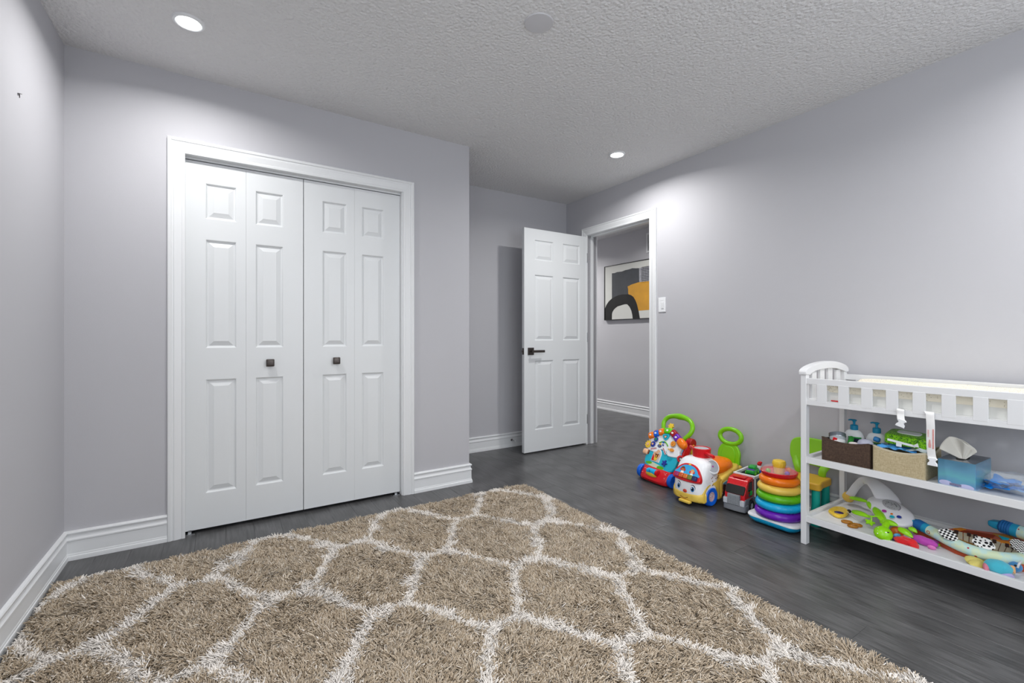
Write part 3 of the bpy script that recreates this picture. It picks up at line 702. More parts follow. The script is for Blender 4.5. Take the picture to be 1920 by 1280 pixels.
# ---- baskets
def basket(name, label, x0, x1, y0, y1, z, h, m, mi, trimm=None, sag=.016):
    t = thing(name, label, 'basket', ((x0+x1)/2, (y0+y1)/2, z))
    cx, cy = (x0+x1)/2, (y0+y1)/2
    def ring(w_, d_, zf, n=10):
        out = []
        P0 = rrect(w_, d_, .008, 3)
        R = []
        for i in range(len(P0)):
            a, b = P0[i], P0[(i+1) % len(P0)]; L = math.hypot(a[0]-b[0], a[1]-b[1]); kk = 8 if L > .05 else 1
            for j in range(kk): R.append((a[0]+(b[0]-a[0])*j/kk, a[1]+(b[1]-a[1])*j/kk))
        for (x, y) in R:
            sx = 1-(2*x/w_)**2 if abs(abs(y)-d_/2) < .004 else 0; sy = 1-(2*y/d_)**2 if abs(abs(x)-w_/2) < .004 else 0
            bul = .004*max(sx, sy)*math.sin(min(1, zf)*PI)
            out.append((cx+x*(1+bul/.1), cy+y*(1+bul/.1), z+h*zf-sag*max(sx, sy)*(zf > .9)))
        return out
    w_, d_ = x1-x0, y1-y0
    obj('body', MB().loft([ring(w_-.004, d_-.004, 0.0), ring(w_, d_, .04), ring(w_, d_, .35), ring(w_, d_, .7), ring(w_, d_, 1.0)], caps=False).loft([ring(w_-.004, d_-.004, 0.001), ring(w_-.003, d_-.003, .002)]), m, t, world=True)
    obj('lining', MB().loft([ring(w_-.008, d_-.008, .02), ring(w_-.008, d_-.008, .5), ring(w_-.007, d_-.007, .985)], caps=False), mi, t, world=True)
    obj('rim', MB().loft([ring(w_+.0015, d_+.0015, .955), ring(w_+.002, d_+.002, 1.005), ring(w_-.009, d_-.009, 1.006), ring(w_-.010, d_-.010, .95)], caps=False), trimm or m, t, world=True)
    return t
def linen(name, a, b_, sc):
    m = mat(name, a, .9); N, L, b = nodes(m)
    tc = N.new('ShaderNodeTexCoord'); mp = N.new('ShaderNodeMapping'); mp.inputs['Scale'].default_value = (1, 1, .15); L.new(tc.outputs['Object'], mp.inputs[0])
    n1 = N.new('ShaderNodeTexNoise'); n1.inputs['Scale'].default_value = sc; n1.inputs['Detail'].default_value = 4; L.new(mp.outputs[0], n1.inputs['Vector'])
    mp2 = N.new('ShaderNodeMapping'); mp2.inputs['Scale'].default_value = (.15, .15, 1); L.new(tc.outputs['Object'], mp2.inputs[0])
    n2 = N.new('ShaderNodeTexNoise'); n2.inputs['Scale'].default_value = sc; n2.inputs['Detail'].default_value = 4; L.new(mp2.outputs[0], n2.inputs['Vector'])
    ad = N.new('ShaderNodeMath'); ad.operation = 'ADD'; L.new(n1.outputs['Fac'], ad.inputs[0]); L.new(n2.outputs['Fac'], ad.inputs[1])
    mr = N.new('ShaderNodeMapRange'); mr.inputs['From Min'].default_value = .75; mr.inputs['From Max'].default_value = 1.25; L.new(ad.outputs[0], mr.inputs[0])
    mx = N.new('ShaderNodeMix'); mx.data_type = 'RGBA'; mx.inputs['A'].default_value = lin(a)+(1,); mx.inputs['B'].default_value = lin(b_)+(1,)
    L.new(mr.outputs[0], mx.inputs['Factor']); L.new(mx.outputs['Result'], b.inputs['Base Color'])
    bp = N.new('ShaderNodeBump'); bp.inputs['Strength'].default_value = .6; bp.inputs['Distance'].default_value = .001; L.new(ad.outputs[0], bp.inputs['Height']); L.new(bp.outputs[0], b.inputs['Normal'])
    return m
LBR = linen('brown_linen', '382a23', '5c483b', 520); LBG = linen('beige_linen', 'ab9a78', 'cbbd9c', 520)
bd = mat('basket_dark_lining', '2a2320', .9); bl = mat('basket_beige_lining', '8c8068', .9)
basket('fabric_basket', 'dark brown fabric basket on the middle shelf holding two pump bottles', 2.552, 2.762, .884, 1.086, S2, .122, LBR, bd)
basket('fabric_basket', 'beige linen basket on the middle shelf holding a green wipes packet', 2.556, 2.766, .684, .874, S2, .122, LBG, bl, mat('cream_piping', 'c9bfa8', .8))
# ---- pump bottles
def bottle(x, y, label, lab):
    t = thing('pump_bottle', label, 'bottle', (x, y, S2+.003), group='white pump bottles in the brown basket')
    M = Matrix.Translation((x, y, S2+.003)) @ Matrix.Diagonal((.62, 1, 1, 1))
    pr = [(0, 0), (.036, 0), (.041, .006), (.044, .05), (.0455, .08), (.0455, .10), (.043, .118), (.037, .134), (.028, .145), (.016, .151), (.0145, .153)]
    pr = [(0, 0)]+sm2(pr[1:], 3, False)+[(0, .154)]
    obj('bottle_body', MB().lathe(pr, 36, M), mat('bottle_white', 'e4e7e8', .35), t, world=True)
    M2 = Matrix.Translation((x, y, S2+.003)); BT = mat('pump_blue', '1289b0', .4)
    obj('pump_collar', MB().lathe([(0, .150), (.0165, .150), (.017, .154), (.0165, .172), (.012, .175), (0, .176)], 28, M2), BT, t, world=True)
    obj('pump_head', MB().lathe([(0, .174), (.0055, .174), (.005, .186), (.007, .192), (.011, .195), (.0115, .199), (.006, .202), (0, .2025)], 20, M2).tube([(x, y, S2+.1995), (x+.002, y+.016, S2+.2005), (x+.003, y+.026, S2+.1975)], [.0055, .0042, .003], 10), BT, t, world=True)
    def g(z0, z1, a0, a1):
        def f(u_, v_):
            a = a0+(a1-a0)*u_; z = z0+(z1-z0)*v_
            return (x+(.62*.0462)*math.cos(a), y+.0462*math.sin(a), S2+.003+z)
        return MB().quadgrid(f, 14, 3)
    if lab == 0:
        obj('label', g(.05, .112, PI-.35, PI+.95), mat('label_navy', '16233a', .4, var=.5, vscale=90), t, world=True)
        obj('label_band', g(.112, .118, PI-.35, PI+.95), DGREEN, t, world=True)
    else:
        obj('label', g(.05, .100, PI-.55, PI+.75), mat('label_blue', '2b6a9c', .4, var=.6, vscale=80), t, world=True)
        obj('label_band', g(.100, .108, PI-.55, PI+.75), mat('label_green', '4c8a34', .4, var=.3, vscale=60), t, world=True)
bottle(2.705, 1.001, 'white lotion bottle with blue pump at the left of the brown basket', 0)
bottle(2.705, .907, 'white lotion bottle with blue pump at the right of the brown basket', 1)
# jar and small things in the brown basket
jt = thing('glass_jar', 'ribbed grey jar tipped over in the front left corner of the brown basket', 'jar', (2.610, 1.045, S2+.04))
Mj = Matrix.Translation((2.607, 1.034, .516)) @ eul((-.22, .42, 0))
obj('jar_body', MB().lathe([(0, -.045), (.030, -.045), (.033, -.04), (.0335, .035), (.031, .040), (0, .040)], 30, Mj), mat('jar_glass', 'aab0b5', .12, spec=.8), jt, world=True)
obj('lid', MB().lathe([(.0, .058), (.033, .058), (.0355, .055)]+[(.0355+.0008*math.cos(k*PI), .055-k*.0014) for k in range(12)]+[(.034, .036), (.0, .036)], 36, Mj), mat('jar_lid', '9aa1a8', .3, metal=.6), jt, world=True)
obj('label', MB().lathe([(.0338, -.03), (.0338, .020)], 30, Mj), mat('jar_label', 'd9dadb', .5, var=.3, vscale=60), jt, world=True)
obj('red_sticker', MB().box(Mj @ Vector((-.0336, .0, .018)), (.003, .018, .016), .001, rot=eul((.28, .1, .1))), RED, jt, world=True)
o = obj('green_cap_tube', MB().tube([(2.60, .985, .50), (2.64, .990, .545), (2.65, .992, .552)], [.010, .012, .011], 14), mat('tube_green', '2f8a35', .3), loc=(2.62, .99, .45)); tag(o, 'small green tube between the jar and the pump bottle in the brown basket', 'tube')
o = obj('cotton_pad', MB().ell((2.595, .957, .5335), (.022, .026, .011), (.1, .1, 0)), mat('cotton', 'efe4e2', .95, bump=.6, bscale=90), loc=(2.595, .957, .52)); tag(o, 'pale pink round cotton pad at the front rim of the brown basket', 'cotton pad')
o = thing('pacifier_case', 'clear round case with purple base in the brown basket', 'case', (2.60, .915, .51))
obj('base', MB().lathe([(0, 0), (.030, 0), (.034, .006), (.034, .012), (0, .012)], 28, Matrix.Translation((2.605, .918, .528))), mat('case_purple', 'b384cf', .3), o, world=True)
obj('dome', MB().lathe([(.032, .012), (.031, .022), (.024, .032), (.012, .037), (0, .038)], 28, Matrix.Translation((2.605, .918, .528))), clear('dome_clear', 'dfe3f5', .12, .55), o, world=True)
o = obj('blue_packet', MB().ell((2.665, .893, .562), (.020, .014, .012), (.3, .2, .3), e=.6), mat('packet_blue', '2f86c8', .35, bump=.8, bscale=60), loc=(2.665, .893, .55)); tag(o, 'small blue packet between the brown and the beige baskets', 'packet')
# ---- wipes packet
def wipes():
    m = mat('wipes_green', '4f9b12', .3, bump=.3, bscale=40); N, L, b = nodes(m)
    tc = N.new('ShaderNodeTexCoord'); v = N.new('ShaderNodeTexNoise'); v.inputs['Scale'].default_value = 85; v.inputs['Detail'].default_value = 2; v.inputs['Distortion'].default_value = 2.5; L.new(tc.outputs['Object'], v.inputs['Vector'])
    cr = N.new('ShaderNodeValToRGB'); e = cr.color_ramp; e.elements[0].position = .44; e.elements[0].color = lin('2c6b10')+(1,); e.elements[1].position = .52; e.elements[1].color = lin('7ec414')+(1,)
    L.new(v.outputs['Fac'], cr.inputs[0]); L.new(cr.outputs[0], b.inputs['Base Color'])
    R = eul((.05, -.10, .06)); c = Vector((2.665, .772, .588)); M = Matrix.Translation(c) @ R
    t = thing('wipes_packet', 'bright green packet of wipes lying on top of the beige basket', 'wipes packet', c-Vector((0, 0, .03)))
    obj('packet', MB().ell(c, (.064, .078, .024), R, 28, 16, e=.26), m, t, world=True)
    obj('lid_label', MB().prism([(x*.9, y) for x, y in rrect(.062, .085, .02, 5)], .0235, .0262, .001, 1, M @ Matrix.Translation((.008, .0, 0))), mat('lid_white', 'dde2e0', .3), t, world=True)
    seal = MB()
    seal.box(M @ Vector((-.0665, .012, -.006)), (.003, .100, .010), .001, rot=R @ eul((.10, 0, 0)))
    seal.prism([(.025, -.012), (.045, .006), (.05, -.012)], -.001, .001, M=M @ Matrix(((0, 0, 1, -.067), (-1, 0, 0, .0), (0, 1, 0, 0), (0, 0, 0, 1))))
    seal.box(M @ Vector((-.0655, .02, -.018)), (.003, .020, .016), .001, rot=R)
    obj('tape', seal, mat('tape_white', 'eef1f3', .4), t, world=True)
wipes()
def crumple(fn, nu, nv, amp, sc, seed):
    from mathutils import noise
    def g(u, v):
        p = Vector(fn(u, v)); q = p*sc+Vector((seed*7.3, seed*3.1, 0))
        return p+noise.noise_vector(q)*amp
    return MB().quadgrid(g, nu, nv)
bpl = mat('polybag_blue', '4f9ee0', .3, spec=.6)
o = obj('blue_sachets', crumple(lambda u, v: (2.568+.075*u, .862-.14*v, .551+.004*u-.004*v), 14, 26, .011, 45, 1), bpl, loc=(2.61, .80, .53)); tag(o, 'crumpled blue plastic sachets at the front rim of the beige basket', 'sachets')
o = obj('crumpled_bag', crumple(lambda u, v: (2.575+.10*u, .755-.065*v, .552+.012*math.sin(PI*v)*math.sin(PI*u)), 14, 14, .012, 40, 2), mat('polybag_clear', 'cfd6de', .2, spec=.7), loc=(2.62, .72, .54)); tag(o, 'crumpled pale clear bag in the right front of the beige basket', 'bag')
o = obj('ointment_tube', MB().lathe([(0, -.03), (.013, -.03), (.015, -.02), (.015, .018), (.012, .022), (.0, .024)], 20, Matrix.Translation((2.640, .700, .563)) @ eul((PI/2, 0, .5))), mat('tube_white', 'dcdad6', .35), loc=(2.64, .70, .55)); tag(o, 'white round capped tube at the right end of the beige basket', 'tube')
# ---- tissue box
def tissue():
    m = mat('tissue_print', '5aa6cf', .22, spec=.6, coat=.3); N, L, b = nodes(m)
    tc = N.new('ShaderNodeTexCoord'); sp = N.new('ShaderNodeSeparateXYZ'); L.new(tc.outputs['Object'], sp.inputs[0])
    cr = N.new('ShaderNodeValToRGB'); e = cr.color_ramp
    e.elements[0].position = 0; e.elements[0].color = lin('a3bfdc')+(1,); e.elements[1].position = 1; e.elements[1].color = lin('4c7d99')+(1,)
    x = e.elements.new(.12); x.color = lin('5d8fbb')+(1,); x = e.elements.new(.45); x.color = lin('62a9b8')+(1,); x = e.elements.new(.75); x.color = lin('5c93b2')+(1,)
    mr = N.new('ShaderNodeMapRange'); mr.inputs['From Min'].default_value = 0; mr.inputs['From Max'].default_value = .11; L.new(sp.outputs['Z'], mr.inputs[0])
    n = N.new('ShaderNodeTexNoise'); n.inputs['Scale'].default_value = 16; L.new(tc.outputs['Object'], n.inputs['Vector'])
    a = N.new('ShaderNodeMath'); a.operation = 'MULTIPLY_ADD'; L.new(n.outputs['Fac'], a.inputs[0]); a.inputs[1].default_value = .5; L.new(mr.outputs[0], a.inputs[2])
    s = N.new('ShaderNodeMath'); s.operation = 'SUBTRACT'; L.new(a.outputs[0], s.inputs[0]); s.inputs[1].default_value = .25
    L.new(s.outputs[0], cr.inputs[0]); L.new(cr.outputs[0], b.inputs['Base Color'])
    t = thing('tissue_box', 'shiny blue tissue box with a white tissue pulled up, on the middle shelf', 'tissue box', (2.640, .581, S2), -PI/2-.03)
    mb = MB(); H_ = .113
    mb.box((0, 0, H_/2), (.114, .200, H_), .0015, 1)
    obj('carton', mb, m, t)
    obj('top_panel', MB().prism(rrect(.112, .198, .002, 2), H_, H_+.0006), mat('tissue_top', '4f5a66', .18, spec=.7, var=.5, vscale=14), t, smooth=False)
    obj('slot', MB().prism(circ(.018, 24, 0, -.020, .050), H_+.0007, H_+.0012), DARK, t, smooth=False)
    mb = MB()
    for cx, cz, rx, rz in ((-.033, .018, .020, .010), (.030, .014, .024, .011)):
        mb.prism(circ(rx, 20, cx, cz, rz), .1002, .1006, M=Matrix(((1, 0, 0, 0), (0, 0, -1, 0), (0, 1, 0, 0), (0, 0, 0, 1))))
    obj('printed_clouds', mb, mat('print_lilac', 'c3c4e6', .4), t, smooth=False)
    obj('printed_name', MB().box((-.002, -.1004, .016), (.036, .0006, .010)), mat('print_greyviolet', '7c7a96', .4, var=.5, vscale=300), t, smooth=False)
    def f(u, v):
        a = (-1.13+1.70*u); L_ = float(np.interp(u, [0, .22, .44, .72, 1], [.078, .088, .102, .082, .056]))*v
        fold = .010*math.sin(u*15)*v*(.4+u)
        return (L_*math.sin(a)+.002, -.030+fold*(u > .45)*.8-.012*v*v, H_-.004+L_*math.cos(a)*.98)
    def f2(u, v):
        p = f(.35+.65*u, v); return (p[0]+.004+.006*v, p[1]+.014*v, p[2]-.006*v)
    tp = mat('tissue_paper', 'dcdad2', .9, bump=.3, bscale=80)
    o = obj('tissue', MB().quadgrid(f, 30, 12).quadgrid(f2, 20, 10), tp, t)
    sd = o.modifiers.new('solid', 'SOLIDIFY'); sd.thickness = .0006
tissue()
# ---- clear bag of blue pieces
def zipbag():
    from mathutils import noise
    t = thing('plastic_bag', 'clear plastic bag holding crumpled blue plastic pieces beside the tissue box', 'plastic bag', (2.665, .430, S2))
    mb = MB().ell((2.665, .432, S2+.040), (.070, .095, .038), (0, 0, -.15), 64, 40, e=.85)
    for v in mb.bm.verts:
        n = noise.noise_vector(v.co*30)*.008+noise.noise_vector(v.co*80)*.003; v.co += n; v.co.z = max(v.co.z, S2+.001)
        if v.co.y < .40 and v.co.z > S2+.05: v.co.z += .008
    m = clear('bag_film', 'e8eff7', .05, .28)
    obj('bag_film', mb, m, t, world=True, angle=60)
    for k in range(9):
        r = random.Random(k); c = (2.645+r.uniform(-.02, .03), .448+r.uniform(-.05, .04), S2+.022+r.uniform(0, .022))
        a, b_ = r.uniform(-.7, .7), r.uniform(-.7, .7)
        def f(u, v): return (c[0]+(u-.5)*.065, c[1]+(v-.5)*.080, c[2]+a*(u-.5)*.04+b_*(v-.5)*.03)
        obj('blue_piece', crumple(f, 14, 14, .010, 45, k+3), mat('bag_blue', '1f8fe6', .28) if k % 3 else mat('bag_pale_blue', '8fc4ee', .28), t, world=True)
zipbag()
# ============================================================ TOYS ON THE FLOOR
RX90 = Matrix.Rotation(PI/2, 4, 'X'); RY90 = Matrix.Rotation(PI/2, 4, 'Y')
def T3(x, y, z): return Matrix.Translation((x, y, z))
def wheel(name, t, x, y, z, r, wd, m, hubm, hr=.45, out=1, world=False, tread=True):
    """wheel with its axle along x"""
    M = T3(x, y, z) @ RY90
    h = wd/2; pr = [(r*.5, -h), (r*.86, -h), (r*.97, -h*.72), (r, -h*.3), (r, h*.3), (r*.97, h*.72), (r*.86, h), (r*.5, h*.85)]
    o = obj(name, MB().lathe(pr, 36, M, True), m, t)
    s = out
    hp = [(0, s*h*.55), (r*hr*.5, s*h*.62), (r*hr*.9, s*h*.80), (r*hr, s*h*.86), (r*.52, s*h*.80), (r*.52, -s*h*.7), (0, -s*h*.7)]
    mb = MB().lathe(hp, 28, M)
    for k in range(6):
        a = k*PI/3; mb.box((x+s*h*.74, y+math.cos(a)*r*hr*.55, z+math.sin(a)*r*hr*.55), (.003, r*.12, r*.12), .0008)
    obj('hub', mb, hubm, o)
    return o
def walker():
    t = thing('baby_walker', 'red and teal activity baby walker with green handle beside the doorway casing', 'baby walker', (2.655, 2.197, 0), -PI/2-math.radians(5))
    for s in (-1, 1):
        wheel('wheel', t, s*.146, 0, .050, .050, .034, BLUE, BLUE, out=s)
        wheel('wheel', t, s*.120, .235, .038, .038, .028, BLUE, BLUE, out=s)
    # base: rounded apron between the wheels
    secs = []
    for x, f in ((-.128, .55), (-.122, .8), (-.10, .93), (-.05, .99), (0, 1), (.05, .99), (.10, .93), (.122, .8), (.128, .55)):
        secs.append([(x, .03-.085*f, .012), (x, .025-.090*f, .030), (x, .03-.078*f, .062), (x, .035-.045*f, .102), (x, .035, .118), (x, .105, .118), (x, .115, .10), (x, .115, .03), (x, .10, .015)])
    obj('base', MB().loft(secs), RED, t, angle=50)
    mb = MB()
    for s in (-1, 1):                      # white sparkles on the apron
        for k in range(9):
            r = random.Random(k+s*20); x = s*(.07+.035*r.random()); q = r.random()
            mb.box((x, -.043+.030*q, .058+.036*q), (.004, .002, .004), rot=(.6, 0, r.random()))
    obj('sparkle_print', mb, WHITE, t)
    M = T3(-.010, -.036, .080) @ RY90
    ro = obj('roller', MB().lathe([(0, -.048), (.016, -.048), (.022, -.038), (.022, .040), (0, .040)], 28, M), CYAN, t)
    obj('roller_band', MB().lathe([(.0224, -.03), (.0228, -.02), (.0228, .03), (.0224, .04)], 28, M @ Matrix.Rotation(.5, 4, 'Z')), CYAN, ro)
    obj('roller_tray', MB().ell((-.010, -.0385, .066), (.056, .0215, .0215), (.0, 0, 0), 28, 16, e=.75), YEL, t)
    obj('roller_end', MB().lathe([(0, .040), (.023, .040), (.023, .056), (.014, .060), (0, .061)], 24, M), RED, ro)
    obj('roller_letters', MB().text('S', .026, T3(-.018, -.0585, .086) @ Matrix.Rotation(PI/2-.15, 4, 'X'), .0006), DBLUE, ro)
    # frame arms and shoulders, folding rear legs
    sa, ca = math.sin(math.radians(27)), math.cos(math.radians(27))
    PM = Matrix(((1, 0, 0, 0), (0, sa, -ca, .020), (0, ca, sa, .108), (0, 0, 0, 1)))
    def pp(x, t_, n=0): return PM @ Vector((x, t_, n))
    for s in (-1, 1):
        obj('side_arm', MB().tube([(s*.120, .07, .06), (s*.137, .085, .14), (s*.143, .125, .22), (s*.146, .165, .300)], [.030, .032, .034, .036], 12, flat=.62, up=(1, 0, 0)), RED, t)
        obj('shoulder', MB().lathe([(0, -.022), (.030, -.022), (.034, -.016), (.034, .016), (.030, .022), (0, .022)], 24, T3(s*.158, .165, .300) @ RY90), DRED, t)
        obj('pivot_cap', MB().lathe([(0, s*.022), (.008, s*.024), (.009, s*.020)], 14, T3(s*.158, .165, .285) @ RY90), YEL, t)
        obj('rear_leg', MB().tube([(s*.150, .170, .290), (s*.140, .205, .20), (s*.128, .228, .10), (s*.122, .235, .045)], [.020, .018, .016, .014], 10, flat=.7, up=(1, 0, 0)), YEL, t)
    obj('axle', MB().tube([(-.13, .235, .038), (.13, .235, .038)], .007, 8, n=1), DRED, t)
    # panel: red backing, teal lower half, white upper half
    back = sm2([(-.150, .02), (-.12, -.02), (0, -.035), (.12, -.02), (.150, .02), (.158, .10), (.155, .19), (.07, .262), (0, .29), (-.07, .262), (-.155, .19), (-.158, .10)], 4)
    obj('backing', MB().prism(back, -.045, -.004, .010, 3, PM), RED, t, angle=45)
    tl = sm2([(-.146, .06), (-.142, .02), (-.120, -.012), (-.06, -.026), (0, -.030), (.06, -.026), (.120, -.012), (.142, .02), (.147, .06), (.150, .118), (0, .122), (-.150, .118)], 4)
    obj('lower_panel', MB().prism(tl, -.006, .018, .008, 3, PM), TEAL, t, angle=45)
    wh = sm2([(-.142, .100), (-.060, .092), (-.035, .118), (0, .126), (.035, .118), (.060, .092), (.142, .100), (.152, .120), (.146, .140), (.154, .165), (.150, .205), (.075, .262), (0, .290), (-.075, .262), (-.146, .205), (-.146, .175), (-.136, .150), (-.150, .125)], 4)
    up = obj('upper_panel', MB().prism(wh, -.004, .024, .006, 3, PM), WHITE, t, angle=45)
    # piano roof
    def key(x0, t0, x1, t1, m, wd=.050, h=.042, nm='piano_key'):
        L = math.hypot(x1-x0, t1-t0); a = math.atan2(t1-t0, x1-x0)
        M = PM @ T3((x0+x1)/2, (t0+t1)/2, .022) @ Matrix.Rotation(a, 4, 'Z')
        mb = MB().box((0, 0, 0), (L+.004, wd, h), .013, 3); mb.bm.transform(M)
        return obj(nm, mb, m, t)
    ks = [((-.166, .196), (-.122, .218), ORANGE), ((-.122, .218), (-.082, .240), BLUE), ((-.082, .240), (-.040, .262), ORANGE), ((.028, .272), (.070, .248), DRED), ((.070, .248), (.112, .223), PURP)]
    for a, b_, m in ks:
        k = key(a[0], a[1], b_[0], b_[1], m)
        mb = MB().prism(circ(.010, 12, 0, 0, .007), .0005, .0020, M=PM @ T3((a[0]+b_[0])/2, (a[1]+b_[1])/2, .042)); obj('key_print', mb, WHITE, k)
    k = key(-.036, .266, .030, .272, mat('plastic_bright_green', '5fd010', .3), .044); obj('key_print', MB().prism(circ(.010, 12, 0, 0, .007), .0005, .0022, M=PM @ T3(-.003, .270, .042)), WHITE, k)
    obj('roof_end', MB().ell(pp(.142, .205, .022), (.046, .030, .026), Matrix(PM.to_3x3().to_4x4()) @ Matrix.Rotation(-.56, 4, 'Z'), e=.8), ORANGE, t)
    fl = sm2([((.022+.005*math.cos(6*a))*math.cos(a), (.020+.004*math.cos(6*a))*math.sin(a)) for a in [2*PI*k/24 for k in range(24)]], 2)
    obj('sun_top', MB().prism(fl, 0, .016, .003, 2, PM @ T3(-.008, .312, .006)), YEL, t, angle=50)
    # features
    def disc(nm, x, y, r, m, h0=.022, h1=.030, ry=None, par=None, n=24, bev=.0015): return obj(nm, MB().prism(circ(r, n, 0, 0, ry), h0, h1, bev, 2, PM @ T3(x, y, 0)), m, par or t)
    tri = sm2([(-.030, .018), (0, .024), (.030, .018), (.022, -.008), (0, -.026), (-.022, -.008)], 4)
    a = obj('triangle_dial', MB().prism(tri, .022, .034, .003, 2, PM @ T3(-.006, .222, 0) @ Matrix.Rotation(.2, 4, 'Z')), TEAL, t, angle=50)
    obj('dial_centre', MB().prism([(x*.58, y*.58) for x, y in tri], .033, .036, M=PM @ T3(-.006, .222, 0) @ Matrix.Rotation(.2, 4, 'Z')), mat('plastic_teal_dark', '168aa0', .35), a)
    obj('dial_figure', MB().prism([(x*.3, y*.3) for x, y in tri], .035, .039, M=PM @ T3(-.004, .220, 0)), PINK, a)
    disc('button_rim', -.087, .186, .024, LGREY, .022, .028); a = disc('button', -.087, .186, .018, DBLUE, .024, .034); disc('button_print', -.087, .186, .009, DGREEN, .033, .0352, par=a)
    disc('button_rim', .078, .186, .027, LGREY, .022, .028); a = disc('button', .078, .186, .020, mat('plastic_amber', 'e8983a', .3), .024, .036); obj('face_print', MB().prism(circ(.0025, 8, -.006, .005), .0355, .0368, M=PM @ T3(.078, .186, 0)).prism(circ(.0025, 8, .006, .005), .0355, .0368, M=PM @ T3(.078, .186, 0)).prism(circ(.006, 10, 0, -.006, .002), .0355, .0368, M=PM @ T3(.078, .186, 0)), DRED, a)
    a = obj('slide_track', MB().tube([pp(-.050, .168, .026), pp(-.02, .184, .027), (pp(.012, .180, .027)), pp(.034, .160, .026)], .0042, 8), GREEN, t)
    disc('bead', -.036, .160, .007, YEL, .024, .033); disc('bead', -.008, .158, .006, DBLUE, .024, .034); disc('bead', -.012, .178, .006, BLUE, .026, .036)
    disc('knob_left', .050, .142, .005, YEL, .022, .030)
    disc('side_knob', .082, .140, .018, mat('plastic_amber', 'e8983a', .3), .022, .034, ry=.012)
    def gear(x, y, r, m, nm):
        g = [((r*(1+.13*(1 if (k//2) % 2 else -1)))*math.cos(2*PI*k/40), (r*(1+.13*(1 if (k//2) % 2 else -1)))*math.sin(2*PI*k/40)) for k in range(40)]
        a = obj(nm, MB().prism(g, .020, .032, M=PM @ T3(x, y, 0)), m, t, smooth=False); disc('gear_centre', x, y, r*.4, PINK, .031, .036, par=a); return a
    gear(-.146, .136, .026, YEL, 'gear'); gear(-.102, .146, .020, DBLUE, 'gear')
    a = disc('maker_badge', -.040, .146, .019, mat('badge_blue', '18306e', .3), .022, .0265, ry=.012)
    obj('badge_letters', MB().text('vtech', .011, PM @ T3(-.040, .146, .0268) @ Matrix.Rotation(.15, 4, 'Z'), .0004), WHITE, a)
    for x, y, r in ((-.085, .115, .35), (.020, .118, -.75)):
        a = obj('name_strip', MB().prism(rrect(.056, .016, .004, 2), .022, .0255, M=PM @ T3(x, y, 0) @ Matrix.Rotation(r, 4, 'Z')), WHITE, t)
        mb = MB()
        for k in range(5): mb.prism(rrect(.007, .011, .0015, 1, -.022+k*.011, 0), .0252, .0262, M=PM @ T3(x, y, 0) @ Matrix.Rotation(r, 4, 'Z'))
        obj('name_letters', mb, DRED, a)
    win = [(-.034, -.036), (.034, -.036)]+[(.034*math.cos(a), .012+.040*math.sin(a)) for a in [PI*k/12 for k in range(13)]]
    a = obj('window_rim', MB().prism([(x*1.16, y*1.12) for x, y in win], .014, .0225, .002, 2, PM @ T3(-.038, .066, 0)), WHITE, t, angle=50)
    w_ = obj('arched_window', MB().prism(win, .022, .0235, M=PM @ T3(-.038, .066, 0)), mat('window_peach', 'e0b08c', .35), t)
    obj('curtain', MB().prism([(-.034, -.034), (-.008, -.034), (-.020, -.005), (-.034, .012)], .0232, .0250, M=PM @ T3(-.038, .066, 0)), RED, w_)
    obj('bear_head', MB().prism(circ(.014, 16, .002, .004), .0234, .0262, .001, 1, PM @ T3(-.038, .066, 0)).prism(circ(.005, 10, -.010, .016), .0234, .0256, M=PM @ T3(-.038, .066, 0)).prism(circ(.005, 10, .014, .016), .0234, .0256, M=PM @ T3(-.038, .066, 0)), BROWN, w_)
    obj('bear_body', MB().prism(circ(.014, 16, .000, -.018, .014), .0234, .0258, M=PM @ T3(-.038, .066, 0)).prism(circ(.006, 10, .002, .001), .026, .0272, M=PM @ T3(-.038, .066, 0)), YEL, w_)
    obj('window_highlight', MB().prism(circ(.009, 14, .020, .026), .0234, .0246, M=PM @ T3(-.038, .066, 0)).prism([(.012, -.034), (.034, -.034), (.034, .004)], .0234, .0246, M=PM @ T3(-.038, .066, 0)), LGREY, w_)
    f5 = sm2([((.018+.007*math.cos(5*a))*math.cos(a), (.018+.007*math.cos(5*a))*math.sin(a)) for a in [2*PI*k/30 for k in range(30)]], 2)
    obj('flower_button', MB().prism(f5, .016, .028, .003, 2, PM @ T3(.052, .036, 0)), DBLUE, t, angle=50)
    mb = MB()
    for r in (.006, .012, .018, .024): mb.torus(r, .0009, 24, 6, PM @ T3(.078, .086, .0185))
    obj('speaker_rings', mb, mat('plastic_teal_dark', '168aa0', .35), t)
    a = obj('pond_print', MB().prism(sm2([(-.120, .006), (-.07, .018), (0, .012), (.06, -.002), (.03, -.018), (-.05, -.014), (-.10, -.004)], 4), .0175, .0192, M=PM), mat('print_sand', 'cfd6b8', .4), t)
    obj('grass_print', MB().prism(sm2([(-.120, .006), (-.09, .018), (-.06, .014), (-.07, .002), (-.10, -.003)], 3), .019, .0200, M=PM), GREEN, a)
    obj('grass_print', MB().prism(sm2([(.0, .001), (.03, .008), (.06, .0), (.04, -.016), (.0, -.014)], 3), .019, .02, M=PM), GREEN, a)
    a = obj('pig_block', MB().ell(pp(-.148, .078, .018), (.026, .023, .022), Matrix(PM.to_3x3().to_4x4()), e=.7), PINK, t); obj('block_side', MB().ell(pp(-.126, .080, .014), (.009, .017, .016), Matrix(PM.to_3x3().to_4x4()), e=.7), BROWN, a)
    a = obj('phone_ring', MB().torus(.018, .0075, 28, 10, PM @ T3(.172, .098, .020) @ Matrix.Rotation(.6, 4, 'Y'), 1.1), RED, t); obj('ring_centre', MB().ell(pp(.172, .098, .018), (.008, .008, .006)), WHITE, a)
